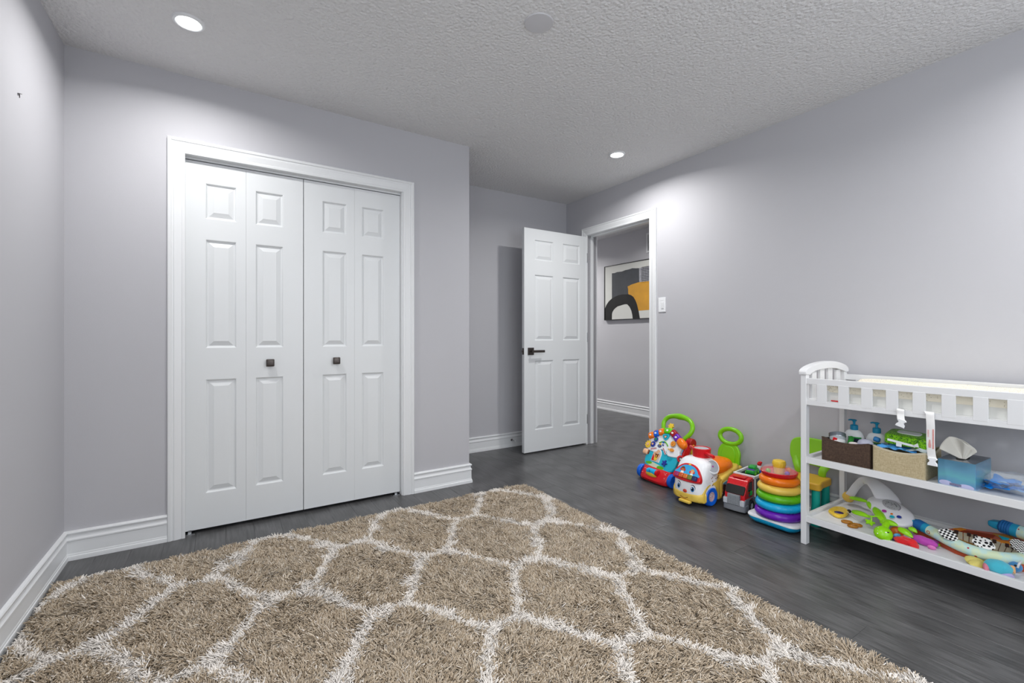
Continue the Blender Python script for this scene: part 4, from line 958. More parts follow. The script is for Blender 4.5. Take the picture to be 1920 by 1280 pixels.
    obj('blue_cord', MB().tube([pp(.160, .165, .010), pp(.166, .148, .022), pp(.163, .132, .018), pp(.170, .118, .020)], .0028, 8), PALEB, t)
    obj('handle', MB().tube([pp(-.085, .255, -.03), pp(-.115, .300, -.030), pp(-.128, .345, -.030), pp(-.105, .385, -.030), pp(-.055, .404, -.030), pp(0, .408, -.030), pp(.055, .404, -.030), pp(.108, .385, -.030), pp(.140, .345, -.030), pp(.138, .300, -.030), pp(.105, .250, -.03)],
        [.016, .016, .0165, .0165, .018, .0235, .0185, .0165, .0165, .016, .016], 14), LIME, t)
walker()
def rideon():
    t = thing('ride_on_car', 'white and yellow ride-on toy car with a smiling face and orange seat', 'ride-on car', (2.452, 1.812, 0), -PI/2)
    def sec(y, hw, z0, z1, r=.02): return [(x, y, z) for x, z in rrect(2*hw, z1-z0, min(r, hw*.6, (z1-z0)*.45), 4, 0, (z0+z1)/2)]
    obj('lower_body', MB().loft([sec(-.004, .055, .040, .070), sec(.004, .080, .034, .080), sec(.022, .103, .030, .088), (sec(.050, .117, .028, .098)), sec(.056, .066, .032, .11), sec(.186, .066, .034, .14), sec(.205, .116, .034, .150), sec(.26, .112, .040, .172), sec(.33, .108, .045, .192), sec(.40, .104, .05, .204), sec(.445, .090, .06, .208), sec(.462, .060, .08, .2)]), YELP, t, angle=50)
    for s in (-1, 1):
        arc = [(s*.096, .116+.072*math.cos(a), .062+.072*math.sin(a)) for a in [PI*k/10 for k in range(-1, 12)]]
        inn = [(.112+.069*math.cos(a), .060+.069*math.sin(a)) for a in [(-.35+(PI+.70)*k/14) for k in range(15)]]
        out = [(.043, .030), (.030, .034), (.026, .060), (.030, .086), (.044, .110), (.066, .134), (.095, .147), (.130, .150), (.165, .150), (.205, .158), (.222, .150), (.222, .034), (.182, .030)]
        obj('fender', MB().prism(out+inn, .074, .111, .005, 2, Matrix(((0, 0, s, 0), (1, 0, 0, 0), (0, 1, 0, 0), (0, 0, 0, 1)))), YELP, t, angle=40)
        w_ = wheel('wheel', t, s*.090, .112, .061, .0605, .050, BLUE, mat('hub_silver_pink', 'b9a0a8', .3, var=.3, vscale=90), hr=.42, out=s)
        wheel('wheel', t, s*.100, .405, .050, .050, .036, BLUE, LGREY, hr=.42, out=s)
    # hood
    HS = [(.058, .104, .004, .200), (.085, .109, -.001, .205), (.13, .111, .002, .210), (.165, .112, .012, .215), (.20, .113, .030, .214), (.235, .107, .048, .212), (.260, .096, .066, .206), (.274, .080, .084, .198), (.281, .058, .100, .182), (.283, .030, .115, .165)]
    def hring(z, hw, y0, y1, n=40):
        cy, hd = (y0+y1)/2, (y1-y0)/2; e = .58; o = []
        for k in range(n):
            a = 2*PI*k/n; o.append((hw*math.copysign(abs(math.cos(a))**e, math.cos(a)), cy+hd*math.copysign(abs(math.sin(a))**e, math.sin(a)), z))
        return o
    obj('hood', MB().loft([hring(*h) for h in HS]), WHITE, t, angle=60)
    # visor: framed half-moon with screen and piano keys
    sa, ca = math.sin(math.radians(30)), math.cos(math.radians(30))
    PM = Matrix(((1, 0, 0, 0), (0, sa, -ca, .008), (0, ca, sa, .152), (0, 0, 0, 1)))
    hm = sm2([(-.094, .006), (-.098, .026), (-.086, .060), (-.060, .092), (-.025, .108), (.025, .108), (.060, .092), (.086, .060), (.098, .026), (.094, .006), (.06, -.003), (0, -.007), (-.06, -.003)], 4)
    v = obj('visor_frame', MB().prism(hm, -.020, .010, .005, 3, PM), RED, t, angle=50)
    inner = [(x*.86, .012+y*.84) for x, y in hm if y > .020]
    obj('picture_screen', MB().prism(sm2([(-.080, .034), (-.072, .058), (-.05, .084), (-.02, .096), (.02, .096), (.05, .084), (.072, .058), (.080, .034)], 3), .0095, .0115, M=PM), mat('screen_cyan', '3aa6de', .3), v)
    for x, y, hc in ((-.036, .064, BROWN), (.032, .060, mat('hair_sand', 'd9a465', .5))):
        obj('child_face_print', MB().prism(circ(.013, 16, x, y, .013), .0116, .0128, M=PM), PINK if x > 0 else mat('skin_tan', 'b77a50', .4), v)
        obj('hair_print', MB().prism([(x+.0135*math.cos(a), y+.003+.0135*math.sin(a)) for a in [PI*k/8 for k in range(9)]], .0128, .0136, M=PM), hc, v)
        obj('headphone_print', MB().prism(circ(.005, 10, x-.014, y-.004, .008), .0122, .0134, M=PM).prism(circ(.005, 10, x+.014, y-.004, .008), .0122, .0134, M=PM), RED, v)
        obj('shirt_print', MB().prism([(x-.012, y-.026), (x+.012, y-.026), (x+.007, y-.012), (x-.007, y-.012)], .0116, .0126, M=PM), WHITE, v)
    for i, (c, nm) in enumerate((('9c2668', 'key_magenta'), ('c9551c', 'key_orange'), ('d0702a', 'key_amber'), ('6f7a2c', 'key_olive'), ('16255e', 'key_navy'))):
        mb = MB().box((-.064+i*.032, .022, .014), (.031, .030, .020), .005, 2); mb.bm.transform(PM); obj('piano_key', mb, mat(c and nm, c, .15, coat=.5), v)
    obj('yellow_light', MB().prism(circ(.009, 14, .0, .101, .005), .008, .013, .001, 1, PM), YEL, v)
    # face
    def fp(x, z, o_=0):
        h = np.interp(z, [q[0] for q in HS], [q[1] for q in HS]); y0 = np.interp(z, [q[0] for q in HS], [q[2] for q in HS]); y1 = np.interp(z, [q[0] for q in HS], [q[3] for q in HS])
        cy, hd = (y0+y1)/2, (y1-y0)/2; c = (abs(x)/h)**(1/.58); s_ = math.sqrt(max(0, 1-c*c))**.58
        return Vector((x, cy-hd*s_-o_, z))
    def fpatch(nm, x, z, rx, rz, m, o_, par=t, rot=0):
        def f(u, v_):
            a = 2*PI*u; q = Vector((rx*v_*math.cos(a), rz*v_*math.sin(a))); c, s_ = math.cos(rot), math.sin(rot)
            return fp(x+q.x*c-q.y*s_, z+q.x*s_+q.y*c, o_)
        return obj(nm, MB().quadgrid(f, 20, 4), m, par, smooth=True)
    for s in (-1, 1):
        e_ = fpatch('eye', s*.050, .113, .0165, .021, WHITE, .0010)
        fpatch('eye_liner', s*.050+.002, .118, .0165, .020, mat('print_navy', '101a30', .3), .0006, e_)
        fpatch('iris', s*.050+.001, .110, .0115, .016, mat('print_eye_blue', '2f7fc0', .3), .0015, e_)
        fpatch('pupil', s*.050+.002, .111, .0065, .0105, mat('print_black', '0c0d12', .3), .0020, e_)
        fpatch('glint', s*.050-.003, .117, .003, .0035, WHITE, .0025, e_)
    obj('nose', MB().ell(fp(0, .089, .001), (.014, .008, .0105)), mat('plastic_nose', 'c8402c', .25), t)
    obj('mouth_print', MB().tube([(-.030, -.0065, .052), (-.012, -.0075, .046), (.006, -.0070, .046), (.022, -.006, .054)], .0017, 6), BROWN, t)
    obj('front_step', MB().box((.006, -.008, .028), (.078, .030, .016), .005), YELP, t)
    # steering drum
    D = T3(0, .168, 0)
    s_ = obj('steering_drum', MB().lathe([(0, .262), (.050, .262), (.0535, .27), (.056, .322), (.0575, .332), (.0565, .337), (.049, .338), (.048, .333), (0, .333)], 40, D), RED, t)
    obj('drum_mirror', MB().lathe([(0, .3345), (.046, .3342)], 36, D), mat('mirror_silver', 'dfe3ea', .15, metal=.4), s_)
    dv = Vector((.85, -.40, 0)).normalized()
    for sg in (-1, 1):
        p0 = Vector((0, .168, .312)); obj('steering_grip', MB().tube([p0+dv*sg*.050, p0+dv*sg*.08, p0+dv*sg*.115, p0+dv*sg*.138], [.0125, .012, .0125, .010], 12), RED, s_)
    # speaker on the right shoulder of the hood
    n = Vector((.62, -.48, .62)).normalized(); q = n.to_track_quat('Z', 'Y').to_matrix().to_4x4()
    for sg in (1,):
        M = T3(.104, .130, .243) @ q @ Matrix.Diagonal((1, 1.25, 1, 1))
        a = obj('speaker_housing', MB().lathe([(0, -.03), (.040, -.03), (.038, .004), (.034, .008), (.030, .006), (0, .006)], 36, M), WHITE, t)
        obj('speaker_grille', MB().lathe([(0, .0065), (.030, .0065), (.031, .0085), (.030, .010)], 36, M), mat('grille_silver', 'a9acb4', .35, metal=.3, bump=.6, bscale=600), a)
        obj('speaker_button', MB().lathe([(0, .011), (.004, .010), (.005, .006)], 12, M), MAG, a)
    mb = MB()
    for k in range(9):
        r = random.Random(k); y, z = .095+.09*r.random(), .125+.06*r.random(); hw = np.interp(z, [h[0] for h in HS], [h[1] for h in HS])
        mb.box((hw+.0005, y, z), (.002, .006, .006), .0, rot=(r.random()*1.5, 0, 0))
    obj('star_print', mb, mat('print_bronze', '8a6a50', .4), t)
    # side picture
    m = mat('side_picture', '5a4036', .35); NN, L, b = nodes(m); tc = NN.new('ShaderNodeTexCoord'); nz = NN.new('ShaderNodeTexVoronoi'); nz.inputs['Scale'].default_value = 34; L.new(tc.outputs['Object'], nz.inputs['Vector'])
    cr = NN.new('ShaderNodeValToRGB'); cr.color_ramp.interpolation = 'CONSTANT'; e = cr.color_ramp; e.elements[0].color = lin('3a2622')+(1,); e.elements[1].position = .36; e.elements[1].color = lin('8f5a3c')+(1,)
    for p_, c_ in ((.55, '6fa8c4'), (.75, '2c3440'), (.88, 'c9d4da')): x_ = e.elements.new(p_); x_.color = lin(c_)+(1,)
    sp = NN.new('ShaderNodeSeparateColor'); L.new(nz.outputs['Color'], sp.inputs[0]); L.new(sp.outputs[0], cr.inputs[0]); L.new(cr.outputs[0], b.inputs['Base Color'])
    for s in (-1, 1): obj('side_picture', MB().prism([(.212, .044), (.345, .056), (.352, .160), (.225, .128)], 0, .003, M=Matrix(((0, 0, s, s*.1140), (1, 0, 0, 0), (0, 1, 0, 0), (0, 0, 0, 1)))), m, t, smooth=False)
    obj('seat', MB().ell((0, .315, .205), (.092, .118, .044), (.10, 0, 0), 32, 18, e=.85), ORANGE, t)
    # backrest with hoop
    lean = math.radians(8); BM = T3(0, .452, .165) @ Matrix.Rotation(-lean, 4, 'X') @ RX90
    bo = sm2([(-.066, 0), (-.080, .06), (-.078, .11), (-.056, .150), (-.025, .163), (.025, .163), (.056, .150), (.078, .11), (.080, .06), (.066, 0)], 4)
    b_ = obj('backrest', MB().prism(bo, -.022, .0, .008, 3, BM), LIME, t, angle=50)
    obj('backrest_pad', MB().prism([(x*.62, .012+y*.80) for x, y in bo], -.002, .0055, .004, 2, BM), LIME, b_, angle=50)
    hoop = [BM @ Vector((.077*math.cos(a), .210+.050*math.sin(a), -.010)) for a in [2*PI*k/16 for k in range(16)]]
    obj('hoop', MB().tube(hoop, .0155, 12, closed=True, n=3), LIME, b_)
    obj('rear_roll', MB().torus(.026, .012, 24, 10, T3(.085, .452, .160) @ RY90), YELP, t)
    obj('rear_hub', MB().ell((.090, .452, .160), (.012, .020, .020)), WHITE, t)
rideon()
def truck():
    t = thing('toy_truck', 'red and grey toy truck carrying a small green car, beside the ring stacker', 'toy truck', (2.594, 1.574, 0), -PI/2+math.radians(7))
    GR = mat('truck_grey', '84888e', .42)
    MX = lambda h: Matrix(((0, 0, 1, h), (1, 0, 0, 0), (0, 1, 0, 0), (0, 0, 0, 1)))   # profile (y, z) pushed along x
    obj('chassis', MB().prism([(.0, .014), (.045, .014), (.050, .05), (.052, .05)] + [(.088-.042*math.cos(a), .040+.042*math.sin(a)) for a in [.3+(PI-.6)*k/8 for k in range(9)]]+[(.13, .03), (.33, .03), (.335, .075), (.135, .075), (.13, .088), (.01, .088), (.0, .06)], -.063, .063, .003, 2, MX(0)), GR, t, angle=30)
    obj('bumper', MB().prism(sm2([(-.066, .05), (-.066, .012), (-.055, -.004), (0, -.010), (.055, -.004), (.066, .012), (.066, .05)], 3, False), .012, .052, .005, 2), GR, t, angle=50)
    cab = [(.008, .052), (.004, .108), (.032, .156), (.050, .184), (.070, .196), (.120, .200), (.128, .190), (.130, .075), (.128, .07), (.062, .068), (.058, .052)]
    c = obj('cab', MB().prism(cab, -.060, .060, .007, 3, MX(0)), RED, t, angle=40)
    obj('roof_ridge', MB().box((0, .088, .1995), (.074, .060, .006), .003), RED, c)
    a = math.atan2(.036-.004, .196-.110)
    WM = T3(0, .0175, .1345) @ Matrix.Rotation(-.53, 4, 'X') @ RX90
    obj('windscreen', MB().prism(rrect(.110, .054, .009, 4), -.001, .0045, .001, 1, WM), mat('windscreen_black', '0c0c0e', .3, spec=.25), c, angle=40)
    for s in (-1, 1):
        M = Matrix(((0, 0, s, s*.0605), (1, 0, 0, 0), (0, 1, 0, 0), (0, 0, 0, 1)))
        obj('side_window', MB().prism([(.045, .128), (.100, .128), (.100, .180), (.062, .180)], -.001, .0015, M=M), BLACK, c, smooth=False)
        obj('door_line', MB().prism([(.040, .085), (.105, .085), (.105, .087), (.040, .087)], 0, .001, M=M).prism([(.105, .085), (.107, .085), (.107, .19), (.105, .19)], 0, .001, M=M), DRED, c, smooth=False)
        obj('door_badge', MB().prism([(.055, .096), (.085, .096), (.085, .116), (.055, .116)], 0, .0015, M=M), mat('badge_grey', '4b5458', .4, var=.4, vscale=200), c, smooth=False)
        obj('mirror', MB().box((s*.067, .078, .118), (.010, .018, .026), .003), DGREEN, c)
        obj('headlight', MB().box((s*.049, -.003, .066), (.026, .018, .034), .004), mat('headlight', 'c9cdd4', .2), t)
        wheel('wheel', t, s*.056, .088, .036, .036, .024, mat('tyre_black', '26272a', .55), LGREY, hr=.55, out=s)
        wheel('wheel', t, s*.056, .285, .036, .036, .024, mat('tyre_black', '26272a', .55), LGREY, hr=.55, out=s)
        wheel('wheel', t, s*.056, .210, .036, .036, .024, mat('tyre_black', '26272a', .55), LGREY, hr=.55, out=s)
    g = obj('grille', MB().box((0, -.004, .080), (.074, .018, .062), .004), GR, t)
    mb = MB()
    for k in range(6): mb.box((0, -.0140, .057+k*.0092), (.066, .003, .003))
    for k in range(7): mb.box((-.030+k*.010, -.0140, .080), (.002, .003, .052))
    obj('grille_bars', mb, mat('grille_grey', '9fa4aa', .4), g)
    # cargo bed
    mb = MB().b2((-.062, .136, .075), (.062, .338, .082)).b2((-.062, .136, .08), (.062, .144, .200), .002).b2((-.062, .330, .08), (.062, .338, .190), .002)
    mb.b2((-.062, .136, .08), (-.056, .338, .190), .002).b2((.056, .136, .08), (.062, .338, .190), .002)
    cg = obj('cargo_bed', mb, mat('cargo_grey', '5d6468', .45), t)
    mb = MB()
    for s in (-1, 1):
        mb.b2((s*.056, .134, .186), (s*.067, .340, .204), .003)
        for y in (.136, .205, .275, .332): mb.b2((s*.060, y, .078), (s*.0665, y+.008, .19), .001)
    mb.b2((-.067, .134, .186), (.067, .145, .206), .003)
    obj('bed_rails', mb, WHITE, cg)
    obj('bed_mesh', MB().b2((.0620, .215, .100), (.0640, .27, .18)), BLACK, cg)
    # little things on the truck
    k = thing('mini_car', 'small green toy car with purple stripe riding on the toy truck', 'toy car', at(1418, 880, 'x', 2.76), -PI/2+.2)
    o = FR[t] @ Vector((.012, .225, .190)); k.location = o; FR[k] = Matrix.Translation(o) @ Matrix.Rotation(-PI/2+.25, 4, 'Z')
    k.rotation_euler.z = -PI/2+.25
    obj('car_body', MB().box((0, 0, .022), (.052, .105, .026), .009, 3).box((0, .008, .042), (.044, .052, .026), .010, 3), DGREEN, k)
    obj('purple_stripe', MB().box((0, -.035, .0355), (.044, .020, .005), .002), PURP, k)
    for s in (-1, 1):
        for y in (-.03, .03): obj('wheel', MB().lathe([(0, -.005), (.011, -.005), (.012, 0), (.011, .005), (0, .005)], 14, T3(s*.026, y, .011) @ RY90), GREEN, k)
    p = FR[t] @ Vector((.022, .305, .160))
    fg = thing('toy_figure', 'tiny red and blue toy figure standing at the back of the toy truck', 'toy figure', p)
    obj('legs', MB().ell(p+Vector((0, 0, .030)), (.012, .012, .020), e=.8), BLUE, fg, world=True)
    obj('body', MB().ell(p+Vector((0, 0, .058)), (.013, .013, .018), e=.8), WHITE, fg, world=True)
    obj('head', MB().ell(p+Vector((0, 0, .082)), (.013, .013, .014)).ell(p+Vector((0, -.006, .092)), (.010, .012, .008)), RED, fg, world=True)
truck()
def stacker():
    X0, Y0 = 2.636, 1.334
    t = thing('ring_stacker', 'tall ring stacker toy with rainbow rings on a rocking base by the table leg', 'ring stacker', (X0, Y0, 0))
    F0 = lambda a, b_, z, r=.045: [(X0+x, Y0+y, z) for x, y in rrect(a, b_, r*min(1, a/.2), 8)]
    obj('rocker_base', MB().loft([F0(.05, .08, .0005), F0(.13, .18, .003), F0(.175, .232, .011), F0(.198, .258, .022), F0(.206, .270, .034), F0(.207, .272, .040)]), CYAN, t, world=True, angle=60)
    obj('top_plate', MB().loft([F0(.210, .276, .040), F0(.212, .278, .044), F0(.208, .272, .051), F0(.18, .24, .053)]), WHITE, t, world=True, angle=60)
    for z, ro, r, m in ((.076, .1225, .0235, PURP), (.122, .119, .0235, CYAN), (.168, .114, .0232, GREEN), (.2135, .109, .0230, YELP), (.2585, .1005, .0225, ORANGE)):
        obj('ring', MB().torus(ro-r*1.15, r*1.15, 56, 18, T3(X0, Y0, z), .86), m, t, world=True)
    obj('top_ring_tray', MB().lathe([(.02, .281), (.080, .281), (.088, .288), (.092, .303), (.089, .306), (.083, .296), (.03, .293)], 48, T3(X0, Y0, 0)), RED, t, world=True)
    obj('clear_dome', MB().lathe([(.089, .304), (.084, .314), (.072, .324), (.055, .329), (.034, .329)], 48, T3(X0, Y0, 0)), clear('dome_plastic', 'ffe9ea', .04, .22), t, world=True)
    for a, m in ((2.6, GREEN), (-2.0, PURP), (-.4, ORANGE)):
        obj('rattle_ball', MB().ell((X0+.062*math.cos(a), Y0+.062*math.sin(a), .306), (.013, .013, .013)), m, t, world=True)
    pr = [(0, .05), (.024, .05), (.026, .29), (.028, .325), (.033, .340), (.034, .352), (.030, .362), (.020, .366), (0, .366)]
    mb = MB().lathe(pr, 48, T3(X0, Y0, 0))
    for v in mb.bm.verts:
        if .30 < v.co.z < .35:
            a = math.atan2(v.co.y-Y0, v.co.x-X0); f = 1+.03*math.cos(12*a); v.co.x = X0+(v.co.x-X0)*f; v.co.y = Y0+(v.co.y-Y0)*f
    obj('peg', mb, YEL, t, world=True)
stacker()
def kidchair():
    t = thing('childs_chair', 'small plastic chair with lime backrest, yellow seat and teal legs behind the table leg', 'chair', (2.862, 1.306, 0), -PI/2+math.radians(4))
    for sx in (-1, 1):
        for sy in (-1, 1):
            obj('leg', MB().lathe([(0, 0), (.025, 0), (.027, .004), (.026, .03), (.021, .12), (.020, .222), (0, .222)], 24, T3(sx*.083, sy*.068, 0)), AQUA, t)
    so = sm2([(-.112, -.085), (-.07, -.100), (0, -.094), (.07, -.100), (.112, -.085), (.104, -.02), (.108, .06), (.095, .098), (0, .105), (-.095, .098), (-.108, .06), (-.104, -.02)], 4)
    obj('seat', MB().prism(so, .200, .242, .009, 3), KYEL, t, angle=50)
    BM = T3(0, .088, .298) @ Matrix.Rotation(-.10, 4, 'X') @ RX90
    bo = sm2([(-.108, .02), (-.118, .07), (-.110, .122), (-.075, .148), (0, .155), (.075, .148), (.110, .122), (.118, .07), (.108, .02), (.070, -.006), (0, -.004), (-.07, -.006)], 4)
    b_ = obj('backrest', MB().prism(bo, -.020, .0, .007, 3, BM), KGREEN, t, angle=50)
    for s in (-1, 1):
        obj('back_post', MB().tube([(s*.062, .080, .245), (s*.066, .078, .275), (s*.080, .094, .305), (s*.090, .100, .33)], [.013, .014, .015, .013], 12, flat=1.5, up=(1, 0, 0)), KGREEN, b_)
kidchair()
# ============================================================ TOYS ON THE LOWER SHELF
SZ = S1
def rotm(L, N):
    L = Vector(L).normalized(); N = Vector(N); N = (N-L*N.dot(L)).normalized(); W_ = N.cross(L)
    return Matrix((L, W_, N)).transposed().to_4x4()
LG = mat('leaf_green', '8fd413', .28)
def leaf(mb, a, b_, wd, th=.008, curl=0):
    a, b_ = Vector(a), Vector(b_); L = (b_-a); up = Vector((-.45, -.25, .86))
    R = rotm(L, up); c = (a+b_)/2
    l = L.length/2
    mb2 = MB().ell((0, 0, 0), (l, wd, th), None, 24, 12)
    for v in mb2.bm.verts:
        s = v.co.x/l; v.co.y *= (1-.35*s)*(1-.15*s*s); v.co.z += curl*(1-s*s)-abs(v.co.y)*.25
    mb2.bm.transform(Matrix.Translation(c) @ R); mb._merge(mb2.bm); return mb
def soother():
    C0 = Vector((2.755, .860, .235))
    c = at(1668, 958, 'x', 2.735); t = thing('crib_soother', 'white crib mobile unit with speaker, buttons and curved arm lying on the lower shelf', 'crib mobile', (c.x, c.y, SZ))
    a = at(1634, 931, 'x', 2.80); b_ = at(1703, 986, 'x', 2.68); L = b_-a; N = Vector((-.66, -.55, .62)); R = rotm(L, N)
    M = Matrix.Translation(c) @ R
    bd_ = MB().ell((0, 0, 0), (.112, .071, .030), None, 40, 20, e=.9)
    for v in bd_.bm.verts:
        s = v.co.x/.108; v.co.y *= 1+.06*s
    bd_.bm.transform(M)
    SW = mat('soother_white', 'e6e6ec', .22, coat=.3)
    o = obj('housing', bd_, SW, t, world=True)
    def dsk(nm, x, y, rx, ry, m, h0, h1, bev=.0012): return obj(nm, MB().prism(circ(rx, 28, 0, 0, ry), h0, h1, bev, 2, M @ T3(x, y, 0)), m, o, world=True)
    dsk('grille_rim', -.004, .012, .043, .033, mat('rim_dark', '8a8690', .4), .024, .0285)
    g = dsk('speaker_grille', -.004, .012, .039, .029, mat('grille_grey2', 'b3b4b8', .45, bump=.9, bscale=500), .026, .0300)
    mb = MB()
    for k in range(22):
        q = random.Random(k); an, rr_ = q.uniform(0, 2*PI), .028*math.sqrt(q.random()); mb.prism(circ(.0014, 6, rr_*math.cos(an), rr_*.75*math.sin(an)), .0300, .0306, M=M @ T3(-.004, .012, 0))
    obj('grille_holes', mb, BLACK, o, world=True)
    for x, y, r, m in ((.020, -.038, .009, MAG), (.047, -.024, .005, ORANGE), (.072, -.010, .009, DBLUE), (.062, -.034, .009, TEAL)):
        dsk('button_ring', x, y, r*1.3, r*1.3, LGREY, .014, .0270 if x < .06 else .0250); dsk('button', x, y, r, r, m, .016, .0295 if x < .06 else .0275)
    # curved arm
    pts = [at(1676, 955, 'x', 2.79), at(1667, 940, 'x', 2.79), at(1655, 924, 'x', 2.795), at(1644, 911, 'x', 2.80), at(1632, 902, 'x', 2.815), at(1618, 901, 'x', 2.84), at(1606, 911, 'x', 2.87), at(1598, 922, 'x', 2.89), at(1592, 930, 'x', 2.905)]
    obj('arm', MB().tube(pts, [.040, .048, .044, .034, .025, .020, .019, .020, .021], 20, flat=.38, up=(-.5, -.4, .3)), SW, t, world=True)
    p = at(1591, 936, 'x', 2.905)
    d = (pts[-1]-pts[-2]).normalized(); MM = Matrix.Translation(pts[-1]) @ d.to_track_quat('Z', 'Y').to_matrix().to_4x4()
    pr = [(0, -.012), (.023, -.012), (.026, -.004)]+[(.027+.0009*(k % 2), -.002+k*.0022) for k in range(9)]+[(.024, .022), (.014, .028), (0, .029)]
    obj('arm_cap', MB().lathe(pr, 36, MM), mat('cap_honey', 'e0b955', .4), t, world=True)
    # hanging green leaves
    def P(u, v, x): return at(u, v, 'x', x)
    for q in ((P(1593, 932, 2.80), P(1631, 942, 2.74), .014), (P(1628, 940, 2.74), P(1634, 956, 2.70), .012), (P(1597, 957, 2.68), P(1632, 970, 2.64), .017), (P(1640, 950, 2.70), P(1662, 985, 2.62), .020), (P(1650, 975, 2.64), P(1684, 985, 2.62), .020)):
        m_ = MB(); leaf(m_, q[0], q[1], q[2], .008, .006); obj('leaf', m_, LG, t, world=True)
    obj('stem', MB().tube([P(1628, 966, 2.64), P(1635, 968, 2.635), P(1645, 968, 2.64), P(1655, 975, 2.65)], .0035, 8).tube([P(1634, 968, 2.635), P(1634, 974, 2.63), P(1633, 979, 2.625)], .003, 8), LG, t, world=True)
    fl = sm2([((.017+.004*math.cos(5*a_))*math.cos(a_), (.014+.004*math.cos(5*a_))*math.sin(a_)) for a_ in [2*PI*k/30 for k in range(30)]], 2)
    q = P(1631, 979, 2.625); obj('small_flower', MB().prism(fl, -.003, .005, .002, 2, Matrix.Translation(q) @ rotm((.5, -.8, -.1), (-.5, -.3, .8))), LG, t, world=True)
soother()
def shelfpt(u, v, dz=0): return at(u, v, 'z', SZ+dz)
# green turtle
def turtle():
    c = shelfpt(1656, 1000, .030); t = thing('turtle_toy', 'round lime green turtle rattle below the white crib mobile', 'rattle', (c.x, c.y, SZ))
    R = rotm((.45, -.85, 0), (-.6, -.4, .68))
    o = obj('head', MB().ell(c, (.035, .034, .027), R, 28, 18), LG, t, world=True)
    M = Matrix.Translation(c) @ R
    obj('eye', MB().ell(M @ Vector((.006, -.004, .0255)), (.004, .003, .002), R), WHITE, o, world=True)
    obj('pupil', MB().ell(M @ Vector((.014, -.002, .0245)), (.005, .0028, .002), R), BLACK, o, world=True)
    for k in range(3): obj('spot', MB().ell(M @ Vector((-.024+.003*k, -.012+.014*k, .018+.002*(k == 1))), (.0022, .0022, .0014), R), WHITE, o, world=True)
    m_ = MB(); leaf(m_, at(1664, 976, 'x', 2.62), at(1655, 1000, 'x', 2.555), .013, .006, .005); obj('ear_leaf', m_, LG, t, world=True)
turtle()
def blob(nm, lab, cat, u, v, r, m, L=(.45, -.85, 0), N=(-.3, -.2, .9), e=1, dz=None, amp=0, sc=60):
    from mathutils import noise
    c = shelfpt(u, v, r[2] if dz is None else dz); R = rotm(L, N)
    mb = MB().ell(c, r, R, 28, 18, e=e)
    if amp:
        for w_ in mb.bm.verts: w_.co += noise.noise_vector(w_.co*sc)*amp
    for w_ in mb.bm.verts: w_.co.z = max(w_.co.z, SZ+.0005)
    return c, R, mb
c, R, mb = blob('', '', '', 1682, 996, (.026, .022, .022), ORANGE); o = obj('orange_ball', mb, mat('rattle_orange', 'c9651a', .3), loc=(c.x, c.y, SZ)); tag(o, 'orange rattle ball behind the red plush on the lower shelf', 'ball')
lf = thing('leaf_teether', 'pair of glossy lime leaves between the turtle and the pink toy', 'teether', shelfpt(1702, 1000))
for a, b_, wd in ((at(1685, 988, 'x', 2.60), at(1712, 1008, 'x', 2.575), .017), (at(1704, 988, 'x', 2.64), at(1720, 999, 'x', 2.63), .013)):
    m_ = MB(); leaf(m_, a, b_, wd, .006, .006); obj('leaf', m_, LG, lf, world=True)
bt = thing('purple_rattle', 'small violet and blue rattle tip between the turtle and the red plush', 'rattle', shelfpt(1678, 1010))
obj('tip', MB().ell(shelfpt(1677, 1009, .012), (.016, .011, .010), rotm((.5, -.8, .1), (0, 0, 1))), mat('rattle_violet', '5a3f9c', .3), bt, world=True)
obj('band', MB().ell(shelfpt(1682, 1003, .016), (.014, .008, .008), rotm((.6, -.7, .2), (0, 0, 1))), PALEB, bt, world=True)
# red plush
rp = thing('red_plush_fish', 'small red plush toy lying at the front edge of the lower shelf', 'plush toy', shelfpt(1700, 1016))
c, R, mb = blob('', '', '', 1699, 1015, (.042, .022, .018), None, L=(.22, -.97, 0), amp=.010, sc=55)
RF = mat('plush_red', 'd9101a', .75, sheen=.4, bump=.5, bscale=300); obj('body', mb, RF, rp, world=True)
c2, R2, mb = blob('', '', '', 1714, 1022, (.016, .024, .013), None, L=(.3, -.9, 0), amp=.005, sc=60); obj('tail', mb, RF, rp, world=True)
c2, R2, mb = blob('', '', '', 1684, 1016, (.012, .018, .008), None, L=(.3, -.9, 0), amp=.004, sc=60); obj('fin', mb, RF, rp, world=True)
pk = thing('pink_plush_octopus', 'magenta plush toy with striped tip beside the red plush toy', 'plush toy', shelfpt(1735, 1018))
PF = mat('plush_magenta', 'b83fae', .6, sheen=.4, bump=.3, bscale=300)
c, R, mb = blob('', '', '', 1733, 1014, (.046, .020, .018), None, L=(.12, -.98, -.1), amp=.002); obj('body', mb, PF, pk, world=True)
for k, (u, v, m) in enumerate(((1748, 1022, MAG), (1751, 1019, PURP), (1753, 1016, PF), (1747, 1026, mat('plush_rose', 'e07ac0', .6)))):
    c, R, mb = blob('', '', '', u, v, (.015, .006, .010), None, L=(.15, -.98, -.05)); obj('tentacle', mb, m, pk, world=True)
c, R, mb = blob('', '', '', 1760, 1021, (.006, .006, .005), None); obj('bead', mb, LG, pk, world=True)
